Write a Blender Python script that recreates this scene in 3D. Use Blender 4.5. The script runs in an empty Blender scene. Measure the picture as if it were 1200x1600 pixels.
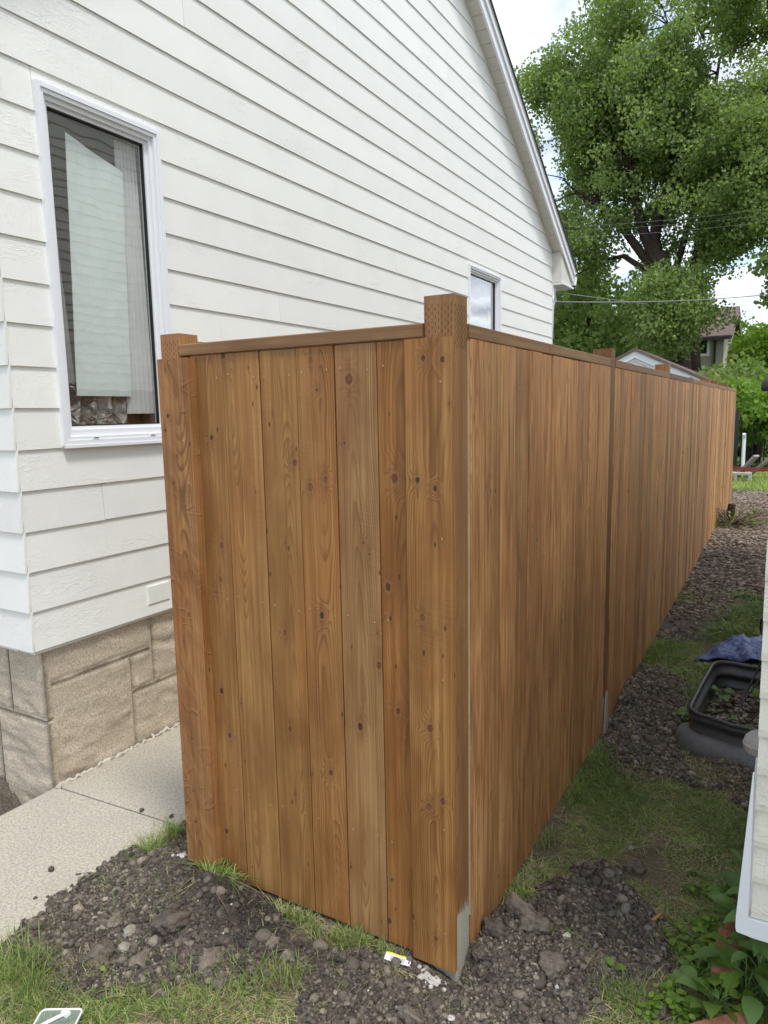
import bpy, math, random
import numpy as np
from mathutils import Vector, Matrix
random.seed(7); rng=np.random.default_rng(7)
S=bpy.context.scene
# ---------------------------------------------------------------- camera
FPX,PITCH,ROLL,YAW=1110.0,0.13942,-0.019416,0.525
CX,CY,CZ=0.7862,-1.7210,1.6426
Fv=Vector((-math.sin(YAW)*math.cos(PITCH),math.cos(YAW)*math.cos(PITCH),-math.sin(PITCH)))
R0=Fv.cross(Vector((0,0,1))).normalized(); U0=R0.cross(Fv)
Rv=R0*math.cos(ROLL)+U0*math.sin(ROLL); Uv=-R0*math.sin(ROLL)+U0*math.cos(ROLL)
cam=bpy.data.objects.new('camera',bpy.data.cameras.new('camera')); S.collection.objects.link(cam)
m=Matrix((Rv,Uv,-Fv)).transposed().to_4x4(); m.translation=Vector((CX,CY,CZ)); cam.matrix_world=m
cam.data.sensor_fit='VERTICAL'; cam.data.sensor_height=36; cam.data.lens=FPX/1600*36
cam.data.clip_start=.05; cam.data.clip_end=2000
S.camera=cam
def at(px,py,ax,v):
    """a pixel of the photograph seen on the plane axis=v, as a world point"""
    d=Fv*FPX+Rv*(px-600)+Uv*(800-py); c=Vector((CX,CY,CZ)); return c+d*((v-c[ax])/d[ax])
# ---------------------------------------------------------------- sky and sun
SUN_EL,SUN_AZ=math.radians(64),math.radians(120)      # azimuth clockwise from +Y
W=bpy.data.worlds.new('World'); S.world=W; W.use_nodes=True
nt=W.node_tree; nt.nodes.clear()
def wn(t,**k):
    n=nt.nodes.new(t)
    for a,b in k.items(): setattr(n,a,b)
    return n
out=wn('ShaderNodeOutputWorld'); bg=wn('ShaderNodeBackground'); bg.inputs[1].default_value=.1
sky=wn('ShaderNodeTexSky'); sky.sky_type='NISHITA'; sky.sun_disc=False; sky.sun_elevation=SUN_EL; sky.sun_rotation=SUN_AZ
tc=wn('ShaderNodeTexCoord'); sp=wn('ShaderNodeSeparateXYZ'); nt.links.new(tc.outputs['Generated'],sp.inputs[0])
mx=wn('ShaderNodeMath',operation='MAXIMUM'); mx.inputs[1].default_value=0; nt.links.new(sp.outputs[2],mx.inputs[0])
ad=wn('ShaderNodeMath',operation='ADD'); ad.inputs[1].default_value=.18; nt.links.new(mx.outputs[0],ad.inputs[0])
cb=wn('ShaderNodeCombineXYZ')
for i in (0,1):
    dv=wn('ShaderNodeMath',operation='DIVIDE'); nt.links.new(sp.outputs[i],dv.inputs[0]); nt.links.new(ad.outputs[0],dv.inputs[1]); nt.links.new(dv.outputs[0],cb.inputs[i])
n1=wn('ShaderNodeTexNoise'); n1.inputs['Scale'].default_value=2.1; n1.inputs['Detail'].default_value=7; n1.inputs['Roughness'].default_value=.55; nt.links.new(cb.outputs[0],n1.inputs['Vector'])
cr=wn('ShaderNodeValToRGB'); cr.color_ramp.elements[0].position=.38; cr.color_ramp.elements[0].color=(.35,.35,.35,1); cr.color_ramp.elements[1].position=.58; cr.color_ramp.elements[1].color=(1,1,1,1); nt.links.new(n1.outputs[0],cr.inputs[0])
n2=wn('ShaderNodeTexNoise'); n2.inputs['Scale'].default_value=4.5; n2.inputs['Detail'].default_value=5; nt.links.new(cb.outputs[0],n2.inputs['Vector'])
c2=wn('ShaderNodeValToRGB'); c2.color_ramp.elements[0].position=.35; c2.color_ramp.elements[0].color=(4.7,5.2,6.0,1); c2.color_ramp.elements[1].position=.65; c2.color_ramp.elements[1].color=(9.4,9.7,10.2,1); nt.links.new(n2.outputs[0],c2.inputs[0])
mixs=wn('ShaderNodeMixRGB'); nt.links.new(cr.outputs[0],mixs.inputs[0])
sk2=wn('ShaderNodeMixRGB',blend_type='MULTIPLY'); sk2.inputs[0].default_value=1; sk2.inputs[2].default_value=(1.6,1.6,1.6,1); nt.links.new(sky.outputs[0],sk2.inputs[1])
nt.links.new(sk2.outputs[0],mixs.inputs[1]); nt.links.new(c2.outputs[0],mixs.inputs[2]); nt.links.new(mixs.outputs[0],bg.inputs[0]); nt.links.new(bg.outputs[0],out.inputs[0])
sl=bpy.data.lights.new('sun','SUN'); sl.energy=1.5; sl.angle=math.radians(11); sl.color=(1,.96,.9)
so=bpy.data.objects.new('sun',sl); S.collection.objects.link(so)
sd=Vector((math.sin(SUN_AZ)*math.cos(SUN_EL),math.cos(SUN_AZ)*math.cos(SUN_EL),math.sin(SUN_EL)))
so.rotation_euler=sd.to_track_quat('Z','Y').to_euler(); so.location=(3,-3,12)
S.view_settings.view_transform='Standard'; S.view_settings.look='None'; S.view_settings.exposure=.76; S.view_settings.gamma=1; S.view_settings.use_curve_mapping=False
S.render.engine='CYCLES'
try: S.cycles.max_bounces=8; S.cycles.transparent_max_bounces=12
except Exception: pass
# ---------------------------------------------------------------- object helpers
C=S.collection
def tag(o,label=None,cat=None,group=None,kind=None):
    if label:o['label']=label
    if cat:o['category']=cat
    if group:o['group']=group
    if kind:o['kind']=kind
    return o
def thing(name,label,cat,loc=(0,0,0),group=None,rz=0):
    o=bpy.data.objects.new(name,None); C.objects.link(o); o.location=loc; o.rotation_euler=(0,0,rz); o.empty_display_size=.1
    return tag(o,label,cat,group)
def link(name,me,parent=None,loc=(0,0,0),rot=(0,0,0),scale=(1,1,1)):
    o=bpy.data.objects.new(name,me); C.objects.link(o); o.location=loc; o.rotation_euler=rot; o.scale=scale
    if parent is not None:
        o.parent=parent; 
    return o
def mesh_np(name,V,Fq,mat,attrs=None,smooth=False):
    V=np.asarray(V,np.float32).reshape(-1,3); Fq=np.asarray(Fq,np.int32); n,k=Fq.shape
    me=bpy.data.meshes.new(name); me.vertices.add(len(V)); me.vertices.foreach_set('co',V.ravel())
    me.loops.add(n*k); me.loops.foreach_set('vertex_index',Fq.ravel())
    me.polygons.add(n); me.polygons.foreach_set('loop_start',np.arange(n,dtype=np.int32)*k)
    me.polygons.foreach_set('loop_total',np.full(n,k,np.int32))
    if smooth: me.polygons.foreach_set('use_smooth',np.ones(n,bool))
    for a,val in (attrs or {}).items():
        at_=me.attributes.new(a,'FLOAT','POINT'); at_.data.foreach_set('value',np.asarray(val,np.float32))
    me.update(calc_edges=True); me.materials.append(mat); return me
class MB:
    def __init__(s): s.v=[]; s.f=[]
    def box(s,x0,x1,y0,y1,z0,z1):
        b=len(s.v); s.v+=[(x,y,z) for x in (x0,x1) for y in (y0,y1) for z in (z0,z1)]
        for f in ((0,1,3,2),(4,6,7,5),(0,4,5,1),(2,3,7,6),(0,2,6,4),(1,5,7,3)): s.f.append(tuple(b+i for i in f))
        return s
    def prism(s,poly,ax,a,b_):
        """polygon in the two other axes extruded along axis ax from a to b_"""
        b=len(s.v); n=len(poly)
        for t in (a,b_):
            for p in poly:
                q=list(p); q.insert(ax,t); s.v.append(tuple(q))
        s.f.append(tuple(range(b,b+n))); s.f.append(tuple(range(b+2*n-1,b+n-1,-1)))
        for i in range(n): j=(i+1)%n; s.f.append((b+i,b+n+i,b+n+j,b+j))
        return s
    def tube(s,pts,rad,seg=8,caps=True):
        pts=[Vector(p) for p in pts]; b=len(s.v); n=len(pts)
        if not isinstance(rad,(list,tuple)): rad=[rad]*n
        up=Vector((0.31,.2,.93)).normalized()
        for i,p in enumerate(pts):
            t=(pts[min(i+1,n-1)]-pts[max(i-1,0)]).normalized(); a=t.cross(up)
            if a.length<1e-3: a=t.cross(Vector((1,0,0)))
            a.normalize(); c=t.cross(a)
            for k in range(seg):
                w=2*math.pi*k/seg; s.v.append(tuple(p+(a*math.cos(w)+c*math.sin(w))*rad[i]))
        for i in range(n-1):
            for k in range(seg):
                k2=(k+1)%seg; s.f.append((b+i*seg+k,b+i*seg+k2,b+(i+1)*seg+k2,b+(i+1)*seg+k))
        if caps: s.f.append(tuple(b+k for k in range(seg))[::-1]); s.f.append(tuple(b+(n-1)*seg+k for k in range(seg)))
        return s
    def lathe(s,prof,c=(0,0,0),seg=20):
        b=len(s.v)
        for r,z in prof:
            for k in range(seg): w=2*math.pi*k/seg; s.v.append((c[0]+r*math.cos(w),c[1]+r*math.sin(w),c[2]+z))
        for i in range(len(prof)-1):
            for k in range(seg): k2=(k+1)%seg; s.f.append((b+i*seg+k,b+i*seg+k2,b+(i+1)*seg+k2,b+(i+1)*seg+k))
        return s
    def mesh(s,name,mat,smooth=False,recalc=True):
        me=bpy.data.meshes.new(name); me.from_pydata([tuple(v) for v in s.v],[],s.f); me.materials.append(mat)
        if recalc:
            import bmesh
            bm=bmesh.new(); bm.from_mesh(me); bmesh.ops.recalc_face_normals(bm,faces=bm.faces); bm.to_mesh(me); bm.free()
        if smooth:
            for p in me.polygons: p.use_smooth=True
        me.update(); return me
    def build(s,name,mat,parent=None,smooth=False,**k): return link(name,s.mesh(name,mat,smooth),parent,**k)
# numpy value noise
def _h(ix,iy,seed):
    n=(ix.astype(np.int64)*374761393+iy.astype(np.int64)*668265263+seed*974634777)&0xffffffff
    n=((n^(n>>13))*1274126177)&0xffffffff; n=n^(n>>16); return (n&0xffffff)/float(0xffffff)
def vnoise(x,y,seed=0):
    x=np.asarray(x,float); y=np.asarray(y,float); ix=np.floor(x); iy=np.floor(y); fx=x-ix; fy=y-iy
    fx=fx*fx*(3-2*fx); fy=fy*fy*(3-2*fy)
    a=_h(ix,iy,seed); b=_h(ix+1,iy,seed); c=_h(ix,iy+1,seed); d=_h(ix+1,iy+1,seed)
    return (a*(1-fx)+b*fx)*(1-fy)+(c*(1-fx)+d*fx)*fy
def fbm(x,y,seed=0,o=4,g=.5):
    s=0;a=1;t=0
    for i in range(o): s=s+a*vnoise(x*2**i+17*i,y*2**i-9*i,seed+i); t+=a; a*=g
    return s/t
def lumps(x,y,cell,seed):
    """rounded lumps: height of the tallest half sphere over a jittered grid, 0..1"""
    gx=x/cell; gy=y/cell; ix=np.floor(gx); iy=np.floor(gy); best=np.zeros_like(gx)
    for dx in (-1,0,1):
        for dy in (-1,0,1):
            jx=ix+dx; jy=iy+dy; cx=jx+_h(jx,jy,seed); cy=jy+_h(jx,jy,seed+5); r=.35+.5*_h(jx,jy,seed+9)
            d2=((gx-cx)**2+(gy-cy)**2)/r**2; best=np.maximum(best,np.sqrt(np.clip(1-d2,0,1))*r)
    return best
# ---------------------------------------------------------------- material helpers
class G:
    def __init__(s,name):
        s.m=bpy.data.materials.new(name); s.m.use_nodes=True; s.t=s.m.node_tree; s.t.nodes.clear()
        s.o=s.t.nodes.new('ShaderNodeOutputMaterial')
    def n(s,t,ins=None,**k):
        n=s.t.nodes.new(t)
        for a,b in k.items(): setattr(n,a,b)
        for a,b in (ins or {}).items(): s.set(n.inputs[a],b)
        return n
    def set(s,i,v):
        if hasattr(v,'is_linked') or hasattr(v,'links'): s.t.links.new(v,i)
        elif isinstance(v,(tuple,list)) and len(v)==3 and i.type=='RGBA': i.default_value=(*v,1)
        else: i.default_value=v
    def math(s,op,a,b=0.,c=0.,clamp=False):
        n=s.n('ShaderNodeMath',operation=op,use_clamp=clamp); s.set(n.inputs[0],a); s.set(n.inputs[1],b)
        if len(n.inputs)>2: s.set(n.inputs[2],c)
        return n.outputs[0]
    def mix(s,f,a,b,mode='MIX'):
        n=s.n('ShaderNodeMixRGB',blend_type=mode); s.set(n.inputs[0],f); s.set(n.inputs[1],a); s.set(n.inputs[2],b); return n.outputs[0]
    def rng(s,v,a,b,c=0.,d=1.,smooth=False):
        n=s.n('ShaderNodeMapRange'); n.interpolation_type='SMOOTHSTEP' if smooth else 'LINEAR'
        for i,x in enumerate((v,a,b,c,d)): s.set(n.inputs[i],x)
        return n.outputs[0]
    def xyz(s,v): n=s.n('ShaderNodeSeparateXYZ'); s.set(n.inputs[0],v); return n.outputs
    def vec(s,x=0.,y=0.,z=0.):
        n=s.n('ShaderNodeCombineXYZ'); s.set(n.inputs[0],x); s.set(n.inputs[1],y); s.set(n.inputs[2],z); return n.outputs[0]
    def vm(s,op,a,b=(0,0,0)):
        n=s.n('ShaderNodeVectorMath',operation=op); s.set(n.inputs[0],a); s.set(n.inputs[1],b); return n
    def noise(s,v,sc=1.,det=3.,rough=.5,dist=0.,dim='3D'):
        n=s.n('ShaderNodeTexNoise',noise_dimensions=dim); s.set(n.inputs['Vector'],v); n.inputs['Scale'].default_value=sc; n.inputs['Detail'].default_value=det; n.inputs['Roughness'].default_value=rough; n.inputs['Distortion'].default_value=dist; return n.outputs[0]
    def voro(s,v,sc=1.,feat='F1'):
        n=s.n('ShaderNodeTexVoronoi',feature=feat); s.set(n.inputs['Vector'],v); n.inputs['Scale'].default_value=sc; return n
    def obj(s): return s.n('ShaderNodeTexCoord').outputs['Object']
    def pos(s): return s.n('ShaderNodeNewGeometry').outputs['Position']
    def attr(s,a): return s.n('ShaderNodeAttribute',attribute_name=a).outputs['Fac']
    def rand(s): return s.n('ShaderNodeObjectInfo').outputs['Random']
    def bump(s,h,dist=.01,st=1.,nrm=None):
        n=s.n('ShaderNodeBump'); s.set(n.inputs['Height'],h); n.inputs['Distance'].default_value=dist; n.inputs['Strength'].default_value=st
        if nrm is not None: s.set(n.inputs['Normal'],nrm)
        return n.outputs[0]
    def pbsdf(s,col,rough=.6,normal=None,spec=.4,metal=0.,**k):
        n=s.n('ShaderNodeBsdfPrincipled'); s.set(n.inputs['Base Color'],col); s.set(n.inputs['Roughness'],rough); s.set(n.inputs['Metallic'],metal); s.set(n.inputs['Specular IOR Level'],spec)
        if normal is not None: s.set(n.inputs['Normal'],normal)
        for a,b in k.items(): s.set(n.inputs[a],b)
        s.t.links.new(n.outputs[0],s.o.inputs[0]); return s.m
    def surf(s,sh): s.t.links.new(sh,s.o.inputs[0]); return s.m
def simple(name,col,rough=.6,var=.12,sc=30,bump=.15,bd=.004,metal=0.,spec=.4):
    g=G(name); p=g.obj(); a=g.noise(p,sc,5,.6); b=g.noise(p,sc*.12,3)
    f=g.math('ADD',g.math('MULTIPLY',g.math('SUBTRACT',a,.5),var*2),g.math('MULTIPLY',g.math('SUBTRACT',b,.5),var*2.5))
    c=g.mix(1.,col,g.vec(*(g.math('ADD',1.,f),)*3),'MULTIPLY')
    return g.pbsdf(c,rough,g.bump(a,bd,bump),spec,metal)
def wood(name,light,dark,knots=None,seed=0,rows=210.,u0=0.,d0=.02,slope=.02,wavy=0.,redd=.35,olive=.16,endz=0.,streak=0.):
    """stained softwood: rings of a slice through a log, fibres, knots, blotches of stain"""
    g=G(name); o=g.obj(); X,Y,Z=g.xyz(o)[:3]; r=g.rand()
    rs=g.math('MULTIPLY',r,37.)
    x=g.math('ADD',X,g.math('MULTIPLY',Y,.93)); z=Z
    TL=None
    if knots is None:
        zz=g.math('ADD',z,rs); kv=g.voro(g.vec(g.math('MULTIPLY',x,7.),0.,g.math('MULTIPLY',zz,2.4)),1.)
        drop=g.math('GREATER_THAN',g.xyz(kv.outputs['Color'])[0],.55)
        D=g.math('ADD',g.math('MULTIPLY',kv.outputs['Distance'],15.),g.math('MULTIPLY',drop,9.))
    else:
        D=9.; TL=9.
        for (kx,kz,a,b) in knots:
            v=g.vm('SUBTRACT',g.vec(x,0.,z),(kx,0,kz)); v=g.vm('MULTIPLY',v.outputs[0],(1/a,0,1/b)); l=g.vm('LENGTH',v.outputs[0]).outputs['Value']
            D=l if isinstance(D,float) else g.math('MINIMUM',D,l)
            v2=g.vm('MULTIPLY',v.outputs[0],(1.1,0,.2)); l2=g.vm('LENGTH',v2.outputs[0]).outputs['Value']; TL=l2 if isinstance(TL,float) else g.math('MINIMUM',TL,l2)
        zz=g.math('ADD',z,seed*3.7)
        wob=g.noise(g.vec(x,0.,z),95.,3,.6); D=g.math('ADD',g.math('MULTIPLY',D,g.rng(g.noise(g.vec(x,5.,z),11.,1),.3,.7,.8,1.5)),g.math('MULTIPLY',g.math('SUBTRACT',wob,.5),1.1))
    E=g.math('POWER',2.718,g.math('MULTIPLY',g.math('MULTIPLY',D,D),-.09))
    nx=g.noise(g.vec(g.math('MULTIPLY',x,5.),seed*1.3,g.math('MULTIPLY',zz,1.3)),1.,2)
    ny=g.noise(g.vec(g.math('MULTIPLY',x,2.),seed*2.1+5,g.math('MULTIPLY',zz,.8)),1.,2)
    uo=g.math('MULTIPLY',g.math('SUBTRACT',r,.5),.16) if knots is None else u0
    rx=g.math('ADD',g.math('SUBTRACT',x,uo),g.math('MULTIPLY',g.math('SUBTRACT',nx,.5),.07))
    ry=g.math('ADD',g.math('ADD',g.math('MULTIPLY',z,slope),d0),g.math('MULTIPLY',g.math('SUBTRACT',ny,.5),.13))
    rr=g.math('SQRT',g.math('ADD',g.math('MULTIPLY',rx,rx),g.math('MULTIPLY',ry,ry)))
    rr=g.math('ADD',rr,g.math('MULTIPLY',E,.022))
    fr=g.math('FRACT',g.math('MULTIPLY',rr,rows))
    ring=g.math('MULTIPLY',g.rng(fr,.35,.9,0,1,True),g.rng(fr,.9,1.,1,0,True))
    gate=g.rng(g.noise(g.vec(g.math('MULTIPLY',x,14.),0.,g.math('MULTIPLY',zz,1.5)),1.,2),.4,.62,.15,1.)
    ring=g.math('MULTIPLY',ring,gate)
    wx=g.math('ADD',x,g.math('MULTIPLY',E,.004))
    fib=g.noise(g.vec(g.math('MULTIPLY',wx,420.),0.,g.math('MULTIPLY',zz,7.)),1.,3,.6)
    strk=g.noise(g.vec(g.math('MULTIPLY',wx,75.),3.,g.math('MULTIPLY',zz,1.1)),1.,3,.55)
    blot=g.noise(g.vec(g.math('MULTIPLY',x,7.),7.+seed,g.math('MULTIPLY',zz,2.6)),1.,4,.55,.4)
    blo2=g.noise(g.vec(g.math('MULTIPLY',x,5.),17.+seed,g.math('MULTIPLY',zz,1.4)),1.,3,.5,.3)
    c=g.mix(g.rng(strk,.34,.68),(light[0]*1.12,light[1]*1.12,light[2]*1.08),dark)
    c=g.mix(g.math('MULTIPLY',g.rng(blot,.42,.64),.62),c,(dark[0]*.72,dark[1]*.6,dark[2]*.5))
    c=g.mix(g.math('MULTIPLY',g.rng(blo2,.5,.72),olive),c,(light[0]*.62,light[1]*.82,light[2]*.75))
    c=g.mix(g.math('MULTIPLY',g.rng(blo2,.5,.25),redd),c,(light[0]*1.0,light[1]*.68,light[2]*.5))
    c=g.mix(g.math('MULTIPLY',ring,.72),c,(dark[0]*.55,dark[1]*.45,dark[2]*.42))
    c=g.mix(g.math('MULTIPLY',g.rng(fib,.5,.8),.35),c,(dark[0]*.6,dark[1]*.55,dark[2]*.5))
    if knots is None:
        v=g.rng(g.math('FRACT',g.math('MULTIPLY',r,91.7)),0.,1.,.60,1.28); c=g.mix(1.,c,g.vec(v,v,v),'MULTIPLY')
        c=g.mix(g.math('MULTIPLY',g.math('FRACT',g.math('MULTIPLY',r,53.3)),.4),c,(.46,.20,.08))
    if streak:
        sk=g.noise(g.vec(g.math('MULTIPLY',wx,150.),9.,g.math('MULTIPLY',zz,1.7)),1.,3,.6); c=g.mix(g.math('MULTIPLY',g.rng(sk,.54,.68),.8),c,(.15,.065,.03))
        s5=g.noise(g.vec(g.math('MULTIPLY',wx,45.),2.,g.math('MULTIPLY',zz,3.)),1.,3,.6); c=g.mix(g.math('MULTIPLY',g.rng(s5,.5,.64),.75),c,(.24,.105,.046)); c=g.mix(g.math('MULTIPLY',g.rng(s5,.42,.3),.4),c,(.5,.34,.19))
    # knots: pale halo, dark rim, ringed core
    if TL is not None: c=g.mix(g.math('MULTIPLY',g.rng(TL,.3,1.3,1,0,True),g.rng(strk,.35,.6,.25,.6)),c,(.15,.06,.024))
    halo=g.math('MULTIPLY',g.rng(D,1.1,2.4,1,0,True),g.rng(D,.9,1.2)); c=g.mix(g.math('MULTIPLY',g.rng(D,1.,3.4,1,0,True),.35),c,(.17,.075,.032)); c=g.mix(g.math('MULTIPLY',halo,.3),c,(.40,.20,.09))
    core=g.rng(D,1.22,.75,0,.93); kr=g.math('SINE',g.math('MULTIPLY',D,17.))
    kv_=g.noise(g.vec(g.math('MULTIPLY',x,9.),seed*1.7,g.math('MULTIPLY',z,6.)),1.,1); ka=g.mix(g.rng(kv_,.4,.6),(.25,.10,.036),(.055,.024,.011)); kc=g.mix(g.rng(kr,-1,1,0,.5),ka,(.11,.04,.015)); kc=g.mix(g.math('MULTIPLY',g.rng(D,.7,.95,0,1),g.rng(D,1.15,1.,0,.85)),kc,(.045,.018,.008))
    c=g.mix(core,c,kc)
    sw=g.noise(g.vec(g.math('MULTIPLY',x,3.),1.,g.math('MULTIPLY',g.math('ADD',zz,g.math('MULTIPLY',x,.12)),330.)),1.,2,.5); sg=g.rng(g.noise(g.vec(g.math('MULTIPLY',x,6.),3.,g.math('MULTIPLY',zz,2.2)),1.,2),.5,.65); c=g.mix(g.math('MULTIPLY',g.math('MULTIPLY',g.rng(sw,.52,.68),sg),.28),c,(.5,.33,.17))
    # small checks and pin marks
    pk=g.voro(g.vec(g.math('MULTIPLY',x,22.),0.,g.math('MULTIPLY',zz,9.)),1.)
    pd=g.math('MULTIPLY',g.rng(pk.outputs['Distance'],.10,.05,0,1),g.math('GREATER_THAN',g.xyz(pk.outputs['Color'])[1],.8)); c=g.mix(g.math('MULTIPLY',pd,.8),c,(.045,.022,.012))
    h=g.math('ADD',g.math('MULTIPLY',fib,.5),g.math('MULTIPLY',ring,-.25)); h=g.math('ADD',h,g.math('MULTIPLY',core,-.3))
    nrm=g.bump(h,.0016,.8)
    if wavy:
        wv=g.noise(g.vec(g.math('MULTIPLY',x,11.),0.,g.math('MULTIPLY',g.math('ADD',z,g.math('MULTIPLY',x,1.2)),6.)),1.,2.,.45,.5); w2=g.noise(g.vec(g.math('MULTIPLY',x,9.),4.,g.math('MULTIPLY',z,10.)),1.,1.,.4,.8); rid=g.rng(g.math('ABSOLUTE',g.math('SUBTRACT',w2,.5)),0,.03,1,0,True)
        nrm=g.bump(g.math('ADD',wv,g.math('MULTIPLY',g.math('MULTIPLY',rid,g.rng(wv,.45,.6)),.10)),wavy,1.,nrm)
    else: nrm=g.bump(blo2,.006,.5,nrm)
    if endz:
        e=g.noise(g.vec(g.math('MULTIPLY',x,90.),g.math('MULTIPLY',Y,90.),g.math('MULTIPLY',z,13.)),1.,4,.7)
        zz2=g.math('ADD',z,g.math('MULTIPLY',g.math('SUBTRACT',e,.5),.16)); mk=g.math('LESS_THAN',zz2,endz)
        sp_=g.noise(o,300.,3); cc=g.mix(g.rng(sp_,.35,.7),(.50,.49,.41),(.34,.335,.28)); c=g.mix(mk,c,cc)
    return g.pbsdf(c,g.rng(blot,.4,.7,.62,.48),nrm,.3)
def paint(name,col,emb=1.,rough=.55,along='y'):
    """painted embossed siding: wrinkled ridges that come and go, faint dirt"""
    g=G(name); p=g.pos(); X,Y,Z=g.xyz(p)[:3]; u=Y if along=='y' else X
    r=g.rand(); off=g.math('MULTIPLY',r,50.)
    q=g.vec(g.math('MULTIPLY',u,9.),off,g.math('MULTIPLY',Z,22.)); q2=g.vec(g.math('MULTIPLY',u,40.),off,g.math('MULTIPLY',Z,14.))
    a=g.noise(q,1.,3,.6,1.6); a=g.rng(g.math('ABSOLUTE',g.math('SUBTRACT',a,.5)),0.,.05,1,0,True)
    b=g.noise(q2,1.,3,.6,1.8); b=g.rng(g.math('ABSOLUTE',g.math('SUBTRACT',b,.52)),0.,.045,1,0,True)
    gate=g.rng(g.noise(g.vec(g.math('MULTIPLY',u,2.2),off,g.math('MULTIPLY',Z,5.)),1.,2),.5,.66); gate2=g.rng(g.noise(g.vec(g.math('MULTIPLY',u,3.),off,8.),1.,2),.45,.6)
    h=g.math('ADD',g.math('MULTIPLY',a,gate),g.math('MULTIPLY',g.math('MULTIPLY',b,gate2),.45)); f=g.noise(p,160.,3); big=g.noise(p,7.,2)
    h=g.math('ADD',h,g.math('MULTIPLY',f,.35)); 
    nrm=g.bump(h,.0011*emb,.8); nrm=g.bump(big,.006,.35,nrm)
    d=g.noise(g.vec(g.math('MULTIPLY',u,2.),1.,g.math('MULTIPLY',Z,6.)),1.,6,.7); c=g.mix(g.rng(d,.35,.8,0,.03),col,(.6,.6,.54))
    v=g.rng(r,0,1,.955,1.02); c=g.mix(1.,c,g.vec(v,v,v),'MULTIPLY')
    sk=g.voro(p,55.); ck=g.math('MULTIPLY',g.rng(sk.outputs['Distance'],.12,.05,0,1),g.math('GREATER_THAN',g.xyz(sk.outputs['Color'])[0],.988)); c=g.mix(g.math('MULTIPLY',ck,.6),c,(.25,.25,.22))
    return g.pbsdf(c,rough,nrm,.3)
def leafmat(name,a,b,tr=.35,rough=.45):
    g=G(name); t=g.attr('tint'); p=g.pos(); n=g.noise(p,3.,2)
    c=g.mix(t,a,b); v=g.rng(n,.3,.7,.85,1.15); c=g.mix(1.,c,g.vec(v,v,v),'MULTIPLY')
    d=g.n('ShaderNodeBsdfPrincipled'); g.set(d.inputs['Base Color'],c); d.inputs['Roughness'].default_value=rough; d.inputs['Specular IOR Level'].default_value=.35
    tl=g.n('ShaderNodeBsdfTranslucent'); g.set(tl.inputs[0],g.mix(1.,c,(1.3,1.45,.6),'MULTIPLY'))
    ms=g.n('ShaderNodeMixShader'); ms.inputs[0].default_value=tr; g.t.links.new(d.outputs[0],ms.inputs[1]); g.t.links.new(tl.outputs[0],ms.inputs[2]); return g.surf(ms.outputs[0])
def glass(name,tint=(.93,.96,.95),gain=2.2,rough=.01,base=.24):
    g=G(name); ge=g.n('ShaderNodeNewGeometry'); co=g.math('ABSOLUTE',g.vm('DOT_PRODUCT',ge.outputs['Incoming'],ge.outputs['Normal']).outputs['Value']); f=g.math('ADD',g.math('MULTIPLY',g.math('POWER',g.math('SUBTRACT',1.,co),5.),.9*gain/2.2),base,clamp=True)
    nz=g.noise(g.pos(),2.3,2); nb=g.bump(nz,.02,.12)
    a=g.n('ShaderNodeBsdfTransparent'); a.inputs[0].default_value=(*tint,1); b=g.n('ShaderNodeBsdfGlossy'); b.inputs['Roughness'].default_value=rough; g.set(b.inputs['Normal'],nb)
    ms=g.n('ShaderNodeMixShader'); g.set(ms.inputs[0],f); g.t.links.new(a.outputs[0],ms.inputs[1]); g.t.links.new(b.outputs[0],ms.inputs[2]); return g.surf(ms.outputs[0])
WL=(.36,.19,.068); WD=(.25,.115,.038)
M={}
M['side']=wood('stained_fence_side_board',(.72,.44,.19),(.42,.205,.078),None,3,rows=240,slope=.02,d0=.03,streak=1.)
M['post']=wood('stained_post',(.34,.195,.085),(.23,.12,.05),None,5,rows=300,slope=.004,d0=.06,endz=.17)
M['postplain']=wood('stained_post_plain',(.34,.195,.085),(.23,.12,.05),None,5,rows=300,slope=.004,d0=.06)
M['cap']=wood('stained_cap_rail',(.31,.195,.095),(.21,.12,.058),None,8,rows=320,slope=.003,d0=.05)
M['raw']=simple('raw_board_edge',(.50,.41,.25),.7,.2,60,.3)
M['siding']=paint('white_siding_paint',(.87,.872,.825),1.)
M['sidingx']=paint('white_siding_paint_front',(.87,.872,.825),1.,along='x')
M['vinyl']=simple('white_vinyl',(.84,.86,.89),.35,.02,8,.0,spec=.5)
M['fascia']=simple('white_fascia_paint',(.82,.83,.85),.45,.05,14,.05)
M['soffit']=simple('cream_soffit_paint',(.66,.65,.58),.6,.06,14,.1)
M['shingle']=simple('dark_shingle',(.035,.034,.033),.9,.4,120,.6)
M['black']=simple('black_gasket',(.012,.012,.013),.4,.1,20,.05)
M['caulk']=simple('pale_caulk',(.6,.56,.47),.8,.2,90,.8,.01)
g=G('block_stucco'); p=g.pos(); s1=g.noise(p,120.,5,.85); s2=g.noise(p,7.,4); X,Y,Z=g.xyz(p)[:3]
c=g.mix(g.rng(s1,.38,.62),(.36,.29,.21),(.80,.70,.56)); c=g.mix(g.rng(s2,.35,.7,0,.5),c,(.40,.34,.26))
pt=g.rng(g.noise(g.vec(g.math('MULTIPLY',Y,9.),X,g.math('MULTIPLY',Z,14.)),1.,5,.65),.62,.7,0,.65); c=g.mix(g.math('MULTIPLY',pt,g.rng(Z,.45,.6)),c,(.6,.58,.53))
wv=g.noise(g.vec(g.math('MULTIPLY',Y,4.),X,g.math('MULTIPLY',Z,26.)),1.,4,.55,.8)
M['block']=g.pbsdf(c,.9,g.bump(s1,.004,.7,g.bump(wv,.010,.35)),.15)
g=G('concrete'); p=g.pos(); s1=g.noise(p,105.,5,.88); s2=g.noise(p,4.,5,.6); s3=g.voro(p,210.)
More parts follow.
